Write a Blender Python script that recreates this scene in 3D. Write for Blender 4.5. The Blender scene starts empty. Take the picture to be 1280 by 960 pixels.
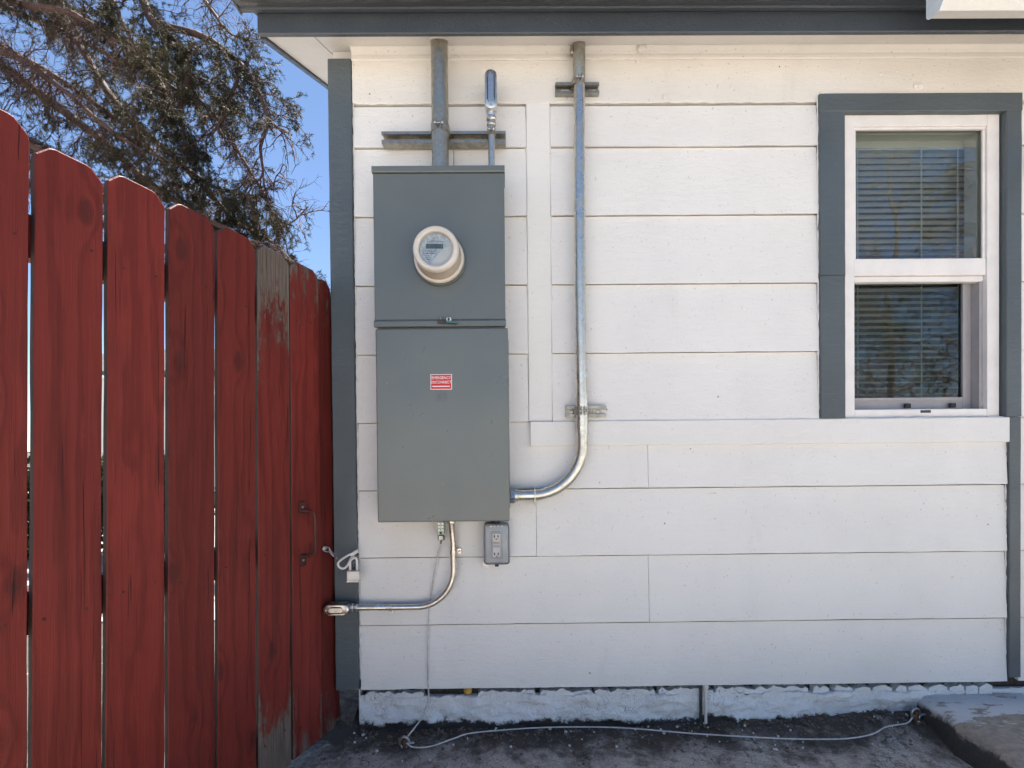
import bpy, bmesh, math, random
import numpy as np
from mathutils import Vector, Matrix, noise
random.seed(7)
S = bpy.context.scene
C = S.collection
R = math.radians

# ------------------------------------------------------------------ camera
cam = bpy.data.cameras.new('camera')
cam.sensor_width = 36; cam.lens = 17.4375
cam.shift_x = 0.0015625; cam.shift_y = 0.06522880
cam.clip_start = 0.02; cam.clip_end = 2000
camo = bpy.data.objects.new('camera', cam); C.objects.link(camo)
camo.matrix_world = Matrix.Translation((0, -1.88, 1.076)) @ (
    Matrix.Rotation(R(-0.4), 4, 'Z') @ Matrix.Rotation(R(89.4), 4, 'X') @ Matrix.Rotation(R(-0.55), 4, 'Z'))
S.camera = camo
# ------------------------------------------------------------------ sky, sun, exposure
SUN_AZ, SUN_EL = 18.0, 72.5
w = bpy.data.worlds.new('World'); S.world = w; w.use_nodes = True
wn = w.node_tree
sky = wn.nodes.new('ShaderNodeTexSky'); sky.sky_type = 'NISHITA'; sky.sun_disc = False
sky.sun_elevation = R(SUN_EL); sky.sun_rotation = R(SUN_AZ)
sky.altitude = 1600; sky.air_density = 0.9; sky.dust_density = 0.0; sky.ozone_density = 1.0
wn.links.new(sky.outputs[0], wn.nodes['Background'].inputs[0])
wn.nodes['Background'].inputs[1].default_value = 0.068
sun = bpy.data.lights.new('sun', 'SUN'); sun.energy = 5.0; sun.angle = R(0.5); sun.color = (1, .97, .92)
suno = bpy.data.objects.new('sun', sun); C.objects.link(suno)
sd = Vector((math.sin(R(SUN_AZ)) * math.cos(R(SUN_EL)), math.cos(R(SUN_AZ)) * math.cos(R(SUN_EL)), math.sin(R(SUN_EL))))
suno.rotation_euler = sd.to_track_quat('Z', 'Y').to_euler()
suno.location = sd * 30
S.view_settings.view_transform = 'Standard'; S.view_settings.look = 'None'
S.view_settings.exposure = 1.80; S.view_settings.gamma = 1.0; S.view_settings.use_curve_mapping = False

S.render.engine = 'CYCLES'
S.cycles.max_bounces = 5; S.cycles.diffuse_bounces = 3; S.cycles.glossy_bounces = 3; S.cycles.transmission_bounces = 3; S.cycles.transparent_max_bounces = 8
S.cycles.use_adaptive_sampling = True; S.cycles.adaptive_threshold = 0.03
S.cycles.caustics_reflective = False; S.cycles.caustics_refractive = False

# ------------------------------------------------------------------ helpers
def tag(o, label=None, cat=None, group=None, kind=None):
    if label: o['label'] = label
    if cat: o['category'] = cat
    if group: o['group'] = group
    if kind: o['kind'] = kind
    return o
def thing(name, label, cat, loc=(0, 0, 0), rz=0, group=None):
    o = bpy.data.objects.new(name, None); C.objects.link(o)
    o.empty_display_size = .05
    o.location = loc; o.rotation_euler = (0, 0, rz)
    return tag(o, label, cat, group)
def obj(name, bm, m, parent=None, smooth=False, loc=None, off=True):
    """bm in scene coordinates; moved to the parent's base when the parent is an unrotated Empty"""
    me = bpy.data.meshes.new(name)
    if parent is not None and off:
        p = parent
        t = Vector((0, 0, 0))
        while p is not None:
            t = t + Vector(p.location); p = p.parent
        bmesh.ops.translate(bm, verts=bm.verts, vec=-t)
    bmesh.ops.recalc_face_normals(bm, faces=bm.faces)
    bm.to_mesh(me); bm.free()
    if smooth:
        me.polygons.foreach_set('use_smooth', [True] * len(me.polygons))
        if smooth == 'auto':
            try: me.set_sharp_from_angle(angle=R(40))
            except Exception: pass
    if m: me.materials.append(m)
    o = bpy.data.objects.new(name, me); C.objects.link(o)
    if parent is not None: o.parent = parent
    if loc: o.location = loc
    return o
def nb(): return bmesh.new()
def box(bm, x0, x1, y0, y1, z0, z1, bev=0, seg=1):
    v = [bm.verts.new(p) for p in ((x0,y0,z0),(x1,y0,z0),(x1,y1,z0),(x0,y1,z0),(x0,y0,z1),(x1,y0,z1),(x1,y1,z1),(x0,y1,z1))]
    fs = [bm.faces.new([v[i] for i in q]) for q in ((0,3,2,1),(4,5,6,7),(0,1,5,4),(1,2,6,5),(2,3,7,6),(3,0,4,7))]
    if bev:
        es = list({e for f in fs for e in f.edges})
        bmesh.ops.bevel(bm, geom=es, offset=bev, segments=seg, profile=.5, affect='EDGES')
    return bm
def prism(bm, prof, a, b, axis='X', n=1, wob=None):
    """closed profile (list of 2-D points) extruded from a to b along the axis in n steps"""
    rings = []
    for i in range(n + 1):
        t = a + (b - a) * i / n
        ring = []
        for k, (p, q) in enumerate(prof):
            if wob: dp, dq = wob(t, k); p, q = p + dp, q + dq
            ring.append(bm.verts.new((t, p, q) if axis == 'X' else (p, t, q) if axis == 'Y' else (p, q, t)))
        rings.append(ring)
    m = len(prof)
    for i in range(n):
        for k in range(m):
            bm.faces.new((rings[i][k], rings[i][(k+1) % m], rings[i+1][(k+1) % m], rings[i+1][k]))
    bm.faces.new(rings[0][::-1]); bm.faces.new(rings[-1])
    return bm
def tube(bm, pts, r, seg=12, cap=True):
    pts = [Vector(p) for p in pts]; n = len(pts)
    rr = r if isinstance(r, (list, tuple)) else [r] * n
    t0 = (pts[1] - pts[0]).normalized()
    u = t0.orthogonal().normalized()
    rings = []
    for i in range(n):
        t = (pts[min(i+1, n-1)] - pts[max(i-1, 0)]).normalized()
        u = (u - t * u.dot(t)).normalized(); v = t.cross(u)
        rings.append([bm.verts.new(pts[i] + (u * math.cos(2*math.pi*k/seg) + v * math.sin(2*math.pi*k/seg)) * rr[i]) for k in range(seg)])
    for i in range(n - 1):
        for k in range(seg):
            bm.faces.new((rings[i][k], rings[i][(k+1) % seg], rings[i+1][(k+1) % seg], rings[i+1][k]))
    if cap: bm.faces.new(rings[0][::-1]); bm.faces.new(rings[-1])
    return bm
def loop_tube(bm, pts, r, seg=8):
    pts = [Vector(p) for p in pts]; n = len(pts); rings = []
    nrm = (pts[1] - pts[0]).cross(pts[n//2] - pts[0]).normalized()
    for i in range(n):
        t = (pts[(i+1) % n] - pts[i-1]).normalized(); v = t.cross(nrm).normalized(); u = v.cross(t).normalized()
        rings.append([bm.verts.new(pts[i] + (u * math.cos(2*math.pi*k/seg) + v * math.sin(2*math.pi*k/seg)) * r) for k in range(seg)])
    for i in range(n):
        for k in range(seg):
            bm.faces.new((rings[i][k], rings[i][(k+1) % seg], rings[(i+1) % n][(k+1) % seg], rings[(i+1) % n][k]))
    return bm
def lathe(bm, prof, c, axis='Y', seg=40, ang0=0):
    """prof: (radius, position along axis); c: centre in the two other coordinates plus axis offset"""
    rings = []
    for (r, a) in prof:
        ring = []
        for k in range(seg):
            s = 2*math.pi*k/seg + ang0; p, q = r*math.cos(s), r*math.sin(s)
            ring.append(bm.verts.new((c[0]+p, c[1]+a, c[2]+q) if axis == 'Y' else (c[0]+a, c[1]+p, c[2]+q) if axis == 'X' else (c[0]+p, c[1]+q, c[2]+a)))
        rings.append(ring)
    for i in range(len(rings)-1):
        for k in range(seg):
            bm.faces.new((rings[i][k], rings[i][(k+1) % seg], rings[i+1][(k+1) % seg], rings[i+1][k]))
    bm.faces.new(rings[0][::-1]); bm.faces.new(rings[-1])
    return bm
def stadium(L, r, n=8):
    """outline of a slot, long side along first coordinate, total length L"""
    h = L/2 - r; o = []
    for k in range(n+1): a = -math.pi/2 + math.pi*k/n; o.append((h + r*math.cos(a), r*math.sin(a)))
    for k in range(n+1): a = math.pi/2 + math.pi*k/n; o.append((-h + r*math.cos(a), r*math.sin(a)))
    return o
def loft(bm, sections):
    """sections: lists of 3-D points, all the same count; capped"""
    rings = [[bm.verts.new(p) for p in s] for s in sections]; m = len(rings[0])
    for i in range(len(rings)-1):
        for k in range(m):
            bm.faces.new((rings[i][k], rings[i][(k+1) % m], rings[i+1][(k+1) % m], rings[i+1][k]))
    bm.faces.new(rings[0][::-1]); bm.faces.new(rings[-1])
    return bm
def arc(c, r, a0, a1, n, y):
    return [(c[0] + r*math.cos(R(a0 + (a1-a0)*i/n)), y, c[1] + r*math.sin(R(a0 + (a1-a0)*i/n))) for i in range(n+1)]
def bez(pts, n=8):
    """Catmull-Rom through the points"""
    p = [Vector(q) for q in pts]; p = [p[0]*2 - p[1]] + p + [p[-1]*2 - p[-2]]; o = []
    for i in range(1, len(p)-2):
        for k in range(n):
            t = k/n
            o.append(.5*((2*p[i]) + (p[i+1]-p[i-1])*t + (2*p[i-1]-5*p[i]+4*p[i+1]-p[i+2])*t*t + (3*p[i]-p[i-1]-3*p[i+1]+p[i+2])*t**3))
    o.append(p[-2]); return o
def text_bm(s, size, loc, spacing=1.0, sx=1.0, depth=.0003):
    cu = bpy.data.curves.new('txt', 'FONT'); cu.body = s; cu.size = size; cu.align_x = 'CENTER'; cu.align_y = 'CENTER'
    cu.extrude = depth; cu.space_character = spacing; cu.resolution_u = 2; cu.offset = size*.012
    o = bpy.data.objects.new('txt', cu); C.objects.link(o)
    me = o.to_mesh(); bm = bmesh.new(); bm.from_mesh(me); o.to_mesh_clear()
    bpy.data.objects.remove(o); bpy.data.curves.remove(cu)
    M = Matrix.Translation(loc) @ Matrix.Rotation(R(90), 4, 'X') @ Matrix.Diagonal((sx, 1, 1, 1))
    bmesh.ops.transform(bm, matrix=M, verts=bm.verts); return bm

# ------------------------------------------------------------------ materials
class Mat:
    def __init__(s, name, rough=.6, metal=0, spec=.5):
        s.m = bpy.data.materials.new(name); s.m.use_nodes = True; s.t = s.m.node_tree
        s.b = s.t.nodes['Principled BSDF']
        s.b.inputs['Roughness'].default_value = rough; s.b.inputs['Metallic'].default_value = metal
        s.b.inputs['Specular IOR Level'].default_value = spec
        s.co = s.n('ShaderNodeTexCoord').outputs['Object']
    def n(s, ty, ins=None, **pr):
        nd = s.t.nodes.new(ty)
        for k, v in pr.items(): setattr(nd, k, v)
        for k, v in (ins or {}).items(): s.set(nd.inputs[k], v)
        return nd
    def set(s, sock, v):
        if hasattr(v, 'links') and hasattr(v, 'is_output'): s.t.links.new(v, sock)
        else:
            if isinstance(v, (tuple, list)) and len(v) == 3 and sock.type == 'RGBA': v = (*v, 1)
            sock.default_value = v
    def map(s, scale=(1, 1, 1), loc=(0, 0, 0), co=None):
        return s.n('ShaderNodeMapping', {'Vector': co or s.co, 'Scale': scale, 'Location': loc}).outputs[0]
    def noise(s, scale, detail=3, rough=.55, co=None, dist=0):
        return s.n('ShaderNodeTexNoise', {'Vector': co or s.co, 'Scale': scale, 'Detail': detail, 'Roughness': rough, 'Distortion': dist}).outputs['Fac']
    def vor(s, scale, co=None, feature='F1', out='Distance', rnd=1.0):
        return s.n('ShaderNodeTexVoronoi', {'Vector': co or s.co, 'Scale': scale, 'Randomness': rnd}, feature=feature).outputs[out]
    def ramp(s, v, a, b, lo=0.0, hi=1.0, smooth=True):
        nd = s.n('ShaderNodeMapRange', {'Value': v, 'From Min': a, 'From Max': b, 'To Min': lo, 'To Max': hi})
        if smooth: nd.interpolation_type = 'SMOOTHSTEP'
        return nd.outputs[0]
    def math(s, op, a, b=0.0):
        nd = s.n('ShaderNodeMath', operation=op); s.set(nd.inputs[0], a); s.set(nd.inputs[1], b); return nd.outputs[0]
    def mix(s, f, a, b, mode='MIX'):
        nd = s.n('ShaderNodeMix', data_type='RGBA', blend_type=mode)
        s.set(nd.inputs[0], f); s.set(nd.inputs[6], a); s.set(nd.inputs[7], b); return nd.outputs[2]
    def sep(s, co=None):
        return s.n('ShaderNodeSeparateXYZ', {'Vector': co or s.co}).outputs
    def rand(s): return s.n('ShaderNodeObjectInfo').outputs['Random']
    def color(s, v): s.set(s.b.inputs['Base Color'], v); return s
    def rough(s, v): s.set(s.b.inputs['Roughness'], v); return s
    def bump(s, *hs):
        tot = None
        for (h, strength, dist) in hs:
            v = s.math('MULTIPLY', h, strength*dist); tot = v if tot is None else s.math('ADD', tot, v)
        nd = s.n('ShaderNodeBump', {'Height': tot, 'Strength': 1.0, 'Distance': 1.0})
        s.t.links.new(nd.outputs[0], s.b.inputs['Normal']); return s

def paint(name, base, dirt, rough=.5, grain=True, speck=1.0, fade=.06, chip=None):
    m = Mat(name, rough)
    big = m.noise(2.3, 3, .6); c = m.mix(m.ramp(big, .35, .75), base, tuple(x*(1-fade) for x in base))
    st = m.noise(9, 4, .65, m.map((1, 1, .25)))
    c = m.mix(m.ramp(st, .60, .85, 0, .16), c, dirt)
    sp = m.noise(95, 2, .6); c = m.mix(m.ramp(sp, .66, .75, 0, .55*speck), c, dirt)
    spot = m.ramp(m.math('ADD', m.vor(7.0), m.math('MULTIPLY', sp, .05)), .055, .04)
    c = m.mix(m.math('MULTIPLY', spot, .8*speck), c, tuple(x*.35 for x in dirt))
    if chip:
        ch = m.ramp(m.noise(22, 5, .7), .70, .73); c = m.mix(ch, c, chip)
    m.color(c)
    hs = [(m.noise(240, 1, .5), .6, .0014), (m.noise(60, 3, .65, m.map((.35, 1, 1)) if grain else None), .55, .004), (m.noise(5, 1), .5, .010)]
    m.bump(*hs); m.rough(m.ramp(st, .3, .7, rough-.08, rough+.14))
    return m.m
WHITE = paint('white_paint_siding', (.80, .775, .740), (.45, .40, .34), .52)
WHITE2 = paint('white_paint_trim', (.75, .715, .665), (.42, .36, .30), .5, speck=1.3, fade=.09)
GREY = paint('slate_grey_trim_paint', (.088, .107, .118), (.06, .07, .08), .42, speck=.8, fade=.18, chip=(.22, .25, .27))
GUT = paint('dark_grey_gutter_paint', (.060, .070, .083), (.13, .125, .12), .38, grain=False, speck=.4, fade=.15)
PGUT = paint('cream_gutter_paint', (.74, .71, .66), (.5, .46, .4), .4, grain=False, speck=.5)

def m_foundation():
    m = Mat('painted_rough_foundation', .7)
    z = m.sep()[2]
    n1 = m.noise(26, 5, .7); n2 = m.noise(6, 5, .6)
    c = m.mix(m.ramp(n2, .4, .7), (.86, .85, .84), (.78, .77, .76))
    crack = m.vor(9, m.n('ShaderNodeVectorMath', {0: m.co, 1: m.n('ShaderNodeTexNoise', {'Vector': m.co, 'Scale': 12.0}).outputs['Color']}, operation='ADD').outputs[0], 'DISTANCE_TO_EDGE')
    cr = m.math('MULTIPLY', m.ramp(crack, .03, .0), m.ramp(m.noise(4, 2), .48, .6))
    c = m.mix(m.math('MULTIPLY', cr, .75), c, (.10, .095, .09))
    c = m.mix(m.ramp(m.noise(55, 4, .7), .64, .74, 0, .35), c, (.30, .29, .28))
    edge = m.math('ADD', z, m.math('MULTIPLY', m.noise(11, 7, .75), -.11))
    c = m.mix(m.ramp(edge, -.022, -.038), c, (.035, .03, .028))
    m.color(c); m.bump((n1, .8, .012), (m.noise(120, 4, .6), .6, .004), (crack, .35, .008)); return m.m
FOUND = m_foundation()

def m_red(name, wt=0.0, wb=0.0):
    """red stain on a cedar picket; wt / wb: how far the wood is worn bare at the head and the foot"""
    m = Mat(name, .62, spec=.2)
    r = m.rand(); off = m.n('ShaderNodeCombineXYZ', {'X': m.math('MULTIPLY', r, 37.0), 'Y': 0.0, 'Z': m.math('MULTIPLY', r, 91.0)}).outputs[0]
    co = m.n('ShaderNodeVectorMath', {0: m.co, 1: off}, operation='ADD').outputs[0]
    x, y, z = m.sep(m.co)
    # knots: stretched voronoi cells; the grain bends round them
    kd = m.vor(1.0, m.map((7.5, 0.01, 4.0), co=co))
    knot = m.ramp(m.math('ADD', kd, m.math('MULTIPLY', m.noise(60, 2, co=co), .06)), .19, .10)
    warp = m.ramp(kd, .45, 0.0, 0, 1)
    gx = m.math('ADD', m.math('MULTIPLY', m.sep(co)[0], 58.0), m.math('ADD', m.math('MULTIPLY', warp, 2.6), m.math('MULTIPLY', m.noise(1.0, 4, .6, m.map((9, 1, .9), co=co)), 11.0)))
    ring = m.math('SINE', m.math('MULTIPLY', gx, 2.2))
    fib = m.noise(1.0, 6, .7, m.map((330, 30, 6), co=co))
    fib2 = m.noise(1.0, 5, .65, m.map((90, 20, 2.2), co=co))
    base = m.mix(m.ramp(m.noise(2.2, 5, .6, co=co), .3, .72), (.236, .034, .025), (.168, .024, .018))
    base = m.mix(m.math('MULTIPLY', r, .75), base, (.115, .020, .015))
    base = m.mix(m.ramp(ring, .2, 1.0, 0, .42), base, (.085, .013, .010))
    base = m.mix(m.ramp(fib2, .52, .74, 0, .45), base, (.06, .014, .011))
    base = m.mix(m.ramp(m.noise(1.0, 4, .65, m.map((16, 8, 1.3), co=co)), .52, .74, 0, .5), base, (.055, .014, .011))
    base = m.mix(m.math('MULTIPLY', knot, .6), base, (.055, .014, .012))
    crk = m.math('MULTIPLY', m.ramp(m.noise(1.0, 2, .5, m.map((120, 10, 1.6), co=co), 1.5), .69, .72), .85)
    base = m.mix(crk, base, (.02, .008, .007))
    chips = m.ramp(m.noise(1.0, 5, .7, m.map((150, 60, 45), co=co)), .69, .73, 0, .5)
    base = m.mix(chips, base, (.42, .28, .24))
    # bare grey wood where the stain has gone
    wood = m.mix(m.ramp(fib, .35, .7), (.215, .170, .138), (.062, .046, .038))
    pat = m.math('ADD', m.math('MULTIPLY', fib, .45), m.math('ADD', m.math('MULTIPLY', m.noise(1.0, 4, .7, m.map((20, 5, 5.5), co=co)), .6), m.math('MULTIPLY', m.noise(1.0, 4, .75, m.map((75, 20, 26), co=co)), .42)))
    th = m.math('ADD', m.math('MULTIPLY', m.ramp(z, 1.05, 1.74, 0, 1, False), wt), m.math('MULTIPLY', m.ramp(z, .42, 0.0, 0, 1, False), wb))
    edge = m.ramp(m.math('ABSOLUTE', x), .045, .07, 0, .26*wt)
    bare = m.ramp(m.math('ADD', m.math('ADD', pat, th), edge), 1.02, 1.12)
    c = m.mix(bare, base, wood)
    m.color(c); m.rough(m.ramp(bare, 0, 1, .5, .85))
    m.bump((fib, .32, .003), (fib2, .3, .004), (ring, .10, .003), (m.math('MULTIPLY', crk, -1.0), .6, .004), (m.math('MULTIPLY', knot, -1.0), .25, .004))
    return m.m
RED = m_red('red_stained_wood', .10, .12); RED_W = m_red('red_stain_worn_to_grey_wood', .52, .62); RED_M = m_red('red_stain_half_worn', .34, .34)
def m_simple(name, c, rough=.6, metal=0, var=.12, bump=0.0, bscale=80, spec=.5, vs=12):
    m = Mat(name, rough, metal, spec); n = m.noise(vs, 5, .6)
    m.color(m.mix(m.ramp(n, .3, .7), tuple(min(1, x*(1+var)) for x in c), tuple(x*(1-var) for x in c)))
    m.rough(m.ramp(m.noise(vs*2.5, 4), .3, .7, max(.05, rough-.08), min(1, rough+.1)))
    if bump: m.bump((m.noise(bscale, 4), bump, .003))
    return m.m
def m_galv(name, c=(.58, .60, .61), rough=.36, dull=.5):
    m = Mat(name, rough, 1.0)
    v = m.n('ShaderNodeTexVoronoi', {'Vector': m.co, 'Scale': 120.0}).outputs['Color']
    n = m.noise(30, 6, .65)
    cc = m.mix(m.ramp(n, .35, .7), c, tuple(x*(1-dull*.6) for x in c))
    cc = m.mix(m.math('MULTIPLY', m.n('ShaderNodeSeparateColor', {0: v}).outputs[0], .28), cc, tuple(x*.6 for x in c))
    m.color(cc); m.rough(m.ramp(n, .3, .7, rough-.06, rough+.16))
    m.bump((m.noise(60, 3), .12, .002)); return m.m
GALV = m_galv('galvanised_conduit', (.48, .455, .385), .42, .5); EMT = m_galv('bright_zinc_tubing', (.74, .70, .62), .30, .35)
STRUT = m_galv('zinc_strut_channel', (.46, .43, .37), .40, .5)
CAST = m_galv('cast_aluminium_fitting', (.72, .71, .69), .30, .35)
def m_panel():
    m = Mat('grey_enamel_panel', .30, spec=.75)
    n = m.noise(3.0, 6, .6)
    c = m.mix(m.ramp(n, .3, .75), (.132, .146, .138), (.114, .128, .122))
    sp = m.vor(17); c = m.mix(m.ramp(m.math('ADD', sp, m.math('MULTIPLY', m.noise(70, 2), .03)), .045, .035, 0, .7), c, (.40, .42, .42))
    m.color(c); m.rough(m.ramp(m.noise(8, 6, .65), .3, .7, .27, .33)); m.bump((m.noise(260, 2), .06, .001), (m.noise(2.6, 1), 1.0, .012)); return m.m
PANEL = m_panel()
OUTB = m_simple('grey_die_cast_box', (.31, .325, .345), .42, .2, .1, .1, 200)
BEIGE = m_simple('beige_meter_plastic', (.66, .60, .52), .42, 0, .08, .05, 200)
BEIGED = m_simple('dusty_meter_plastic', (.44, .38, .31), .55, 0, .16, .1, 160)
FACE = m_simple('meter_face_plate', (.50, .50, .50), .5, 0, .25, vs=120)
LCD = m_simple('liquid_crystal_display', (.11, .145, .125), .25, 0, .2, vs=150)
INK = m_simple('dark_ink', (.035, .04, .045), .6)
PLWHITE = m_simple('white_vinyl', (.80, .76, .73), .38, 0, .05, .06, 120)
PLGREY = m_simple('grey_sash_coating', (.36, .34, .345), .4, 0, .07)
STRED = m_simple('red_sticker', (.62, .012, .012), .35, 0, .06)
STWHITE = m_simple('white_sticker_print', (.82, .78, .76), .4, 0, .05)
BLACK = m_simple('black_plastic', (.012, .012, .013), .45)
RUBBER = m_simple('dark_grime', (.05, .046, .042), .8, 0, .4, .3)
STEEL = m_simple('dull_steel', (.42, .41, .40), .35, 1.0, .2)
RUST = m_simple('red_painted_rusty_iron', (.075, .020, .014), .6, .2, .4, .4, 90)
WIREW = m_simple('white_wire_insulation', (.62, .60, .58), .45, 0, .15, vs=40)
COPPER = m_simple('tarnished_copper', (.20, .12, .08), .5, .8, .4)
GREENZ = m_simple('green_tinted_zinc', (.30, .36, .29), .45, .6, .3)
YEL = m_simple('yellow_rubber', (.62, .36, .06), .55, 0, .25, .3, 90)
SLAT = m_simple('painted_blind_slat', (.70, .71, .68), .5, 0, .05)
SHING = m_simple('roof_shingle', (.09, .088, .085), .9, 0, .3, .5, 60)
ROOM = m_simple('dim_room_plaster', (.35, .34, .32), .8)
LAMPM = m_simple('dark_bronze_lamp', (.05, .048, .045), .4, .6)
def m_wood(name, a, b):
    m = Mat(name, .8); f = m.noise(1, 6, .7, m.map((60, 60, 6))); m.color(m.mix(m.ramp(f, .3, .7), a, b)); m.bump((f, .4, .004)); return m.m
BARK = m_wood('spruce_bark', (.120, .060, .043), (.042, .024, .018))
BARKP = m_wood('pale_twig_bark', (.34, .29, .24), (.20, .165, .135))
EDGE = m_wood('gap_shaded_picket_edge', (.060, .030, .024), (.022, .014, .012))  # picket sides coloured near black: shade of the narrow gaps painted in
DARKWOOD = m_wood('weathered_dark_sill', (.075, .058, .045), (.03, .024, .02))
def m_leaf(name, a, b, tr=.4):
    m = Mat(name, .55, spec=.3)
    n = m.noise(2.2, 3); n2 = m.noise(30, 2)
    c = m.mix(m.ramp(m.math('ADD', m.math('MULTIPLY', n, .6), m.math('MULTIPLY', n2, .4)), .38, .62), a, b)
    m.color(c)
    tl = m.n('ShaderNodeBsdfTranslucent', {'Color': m.mix(.5, c, b)})
    mx = m.n('ShaderNodeMixShader', {0: tr, 1: m.b.outputs[0], 2: tl.outputs[0]})
    m.t.links.new(mx.outputs[0], m.t.nodes['Material Output'].inputs[0]); return m.m
NEEDLE = m_leaf('spruce_needles', (.013, .018, .011), (.070, .062, .027), .28)
LEAF = m_leaf('yard_tree_leaves', (.05, .075, .03), (.11, .12, .05), .35)
def m_glass(name, tint=(1, 1, 1), k=1.7):
    m = Mat(name); t = m.t
    tr = m.n('ShaderNodeBsdfTransparent', {'Color': tint}); gl = m.n('ShaderNodeBsdfGlossy', {'Roughness': 0.004, 'Color': (.95, .97, 1)})
    fr = m.n('ShaderNodeFresnel', {'IOR': 1.52}); bf = m.n('ShaderNodeNewGeometry').outputs['Backfacing']
    f = m.math('MULTIPLY', m.math('MINIMUM', m.math('MULTIPLY', fr.outputs[0], k), .9), m.math('SUBTRACT', 1.0, bf))
    nb_ = m.n('ShaderNodeBump', {'Height': m.noise(5, 2), 'Strength': .02, 'Distance': .01}); t.links.new(nb_.outputs[0], gl.inputs['Normal'])
    mx = m.n('ShaderNodeMixShader', {0: f, 1: tr.outputs[0], 2: gl.outputs[0]})
    t.links.new(mx.outputs[0], t.nodes['Material Output'].inputs[0]); return m.m
GLASS = m_glass('double_pane_glass', (.74, .78, .76), 3.2); GLASS2 = m_glass('screened_glass', (.58, .65, .64), 1.9)
METERGLASS = m_glass('meter_window', (.92, .95, .97), 1.0)
def m_ground():
    m = Mat('stained_old_concrete', .85)
    x, y, z = m.sep()
    n = m.noise(3.2, 8, .68); n2 = m.noise(21, 5, .72); n3 = m.noise(150, 4, .7)
    c = m.mix(m.ramp(n, .36, .68), (.49, .45, .40), (.60, .555, .495))
    c = m.mix(m.ramp(n3, .34, .66, 0, .75), c, (.27, .232, .19))
    c = m.mix(m.ramp(n2, .50, .64, 0, .72), c, (.15, .112, .082))
    # grime and black lichen along the foot of the wall, an old stain with a ragged outline of its own
    g = m.math('ADD', y, m.math('MULTIPLY', m.noise(5.5, 5, .7), .75))
    c = m.mix(m.ramp(g, .10, .33, 0, .92), c, (.052, .037, .027))
    pale = m.math('MULTIPLY', m.ramp(m.noise(13, 7, .72), .58, .66), m.ramp(y, -.9, -.2, .1, .75))
    c = m.mix(pale, c, (.50, .455, .40))
    ck = m.vor(2.6, m.n('ShaderNodeVectorMath', {0: m.co, 1: m.n('ShaderNodeTexNoise', {'Vector': m.co, 'Scale': 5.0, 'Detail': 5.0}).outputs['Color']}, operation='ADD').outputs[0], 'DISTANCE_TO_EDGE')
    c = m.mix(m.ramp(ck, .012, .0, 0, .7), c, (.03, .027, .025))
    m.color(c); m.bump((n2, .5, .012), (n3, .5, .004), (m.ramp(ck, .0, .02), .4, .006)); return m.m
GROUND = m_ground()
def m_step():
    m = Mat('worn_painted_step', .75)
    n = m.noise(7, 5, .7); c = m.mix(m.ramp(m.noise(40, 6, .7), .35, .7), (.46, .385, .31), (.29, .24, .195))
    x, y, z = m.sep(); p = m.ramp(m.math('ADD', m.noise(1, 7, .7, m.map((9, 22, 1))), m.ramp(y, -.30, -.06, -.12, .20)), .57, .63)
    p = m.math('MULTIPLY', p, m.ramp(z, .07, .09)); c = m.mix(p, c, (.74, .74, .73))
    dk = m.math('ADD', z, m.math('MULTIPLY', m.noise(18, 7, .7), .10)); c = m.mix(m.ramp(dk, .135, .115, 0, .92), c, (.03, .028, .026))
    m.color(c); m.bump((m.noise(45, 5, .75), 1.0, .012), (p, .5, .004)); return m.m
STEPM = m_step()
SOIL = m_simple('dry_soil', (.16, .125, .095), .95, 0, .45, .8, 70, vs=30)
YARD = m_simple('sunlit_gravel_yard', (.42, .39, .35), .9, 0, .25, .5, 60, vs=5)

# ------------------------------------------------------------------ ground
def fbm(x, y, z=0.0): return noise.fractal(Vector((x, y, z)), .8, 2.0, 5)
def ground():
    bm = nb()
    xs = [-400, -60, -15, -5, -2.2] + [-1.5 + .025*i for i in range(0, 149)] + [2.6, 5, 15, 60, 400]
    ys = [-400, -60, -15, -5, -2.5, -1.2] + [-.8 + .025*i for i in range(0, 41)] + [.6, 1.5, 5, 15, 60, 400]
    g = []
    for y in ys:
        row = []
        for x in xs:
            z = 0.0
            if -1.5 <= x <= 2.3 and -.9 <= y <= .25:
                z += .006*fbm(x*9, y*9) + .003*fbm(x*40, y*40, 3)
                # soil and debris banked up along the wall towards the step
                k = max(0, min(1, (x-.55)/1.0)); z += .058*k*max(0, min(1, (y+.16)/.16)) * (.8+.35*fbm(x*14, y*14, 9))
                if x < -.585 and y > -.06: z += .03*min(1, (y+.06)/.2)
            elif abs(x) > 10 or abs(y) > 10: z -= .02
            row.append(bm.verts.new((x, y, z)))
        g.append(row)
    for j in range(len(ys)-1):
        for i in range(len(xs)-1):
            bm.faces.new((g[j][i], g[j][i+1], g[j+1][i+1], g[j+1][i]))
    o = obj('ground', bm, GROUND, smooth=True); tag(o, kind='structure')
ground()
# pale yard beyond the fence and dry soil beside the house corner
bm = nb(); box(bm, -30, -1.15, 1.2, 40, -.03, .012); tag(obj('yard', bm, YARD), kind='structure')
def soil():
    bm = nb(); g = []
    for j in range(15):
        row = []
        for i in range(19):
            x = -1.14 + .03*i; y = -.02 + .09*j
            row.append(bm.verts.new((x, y, .02 + .028*fbm(x*10, y*10, 5) + (.012 if j else -.02) + .03*min(1, j/5))))
        g.append(row)
    for j in range(14):
        for i in range(18): bm.faces.new((g[j][i], g[j][i+1], g[j+1][i+1], g[j+1][i]))
    tag(obj('soil', bm, SOIL, smooth=True), kind='structure')
soil()

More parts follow.
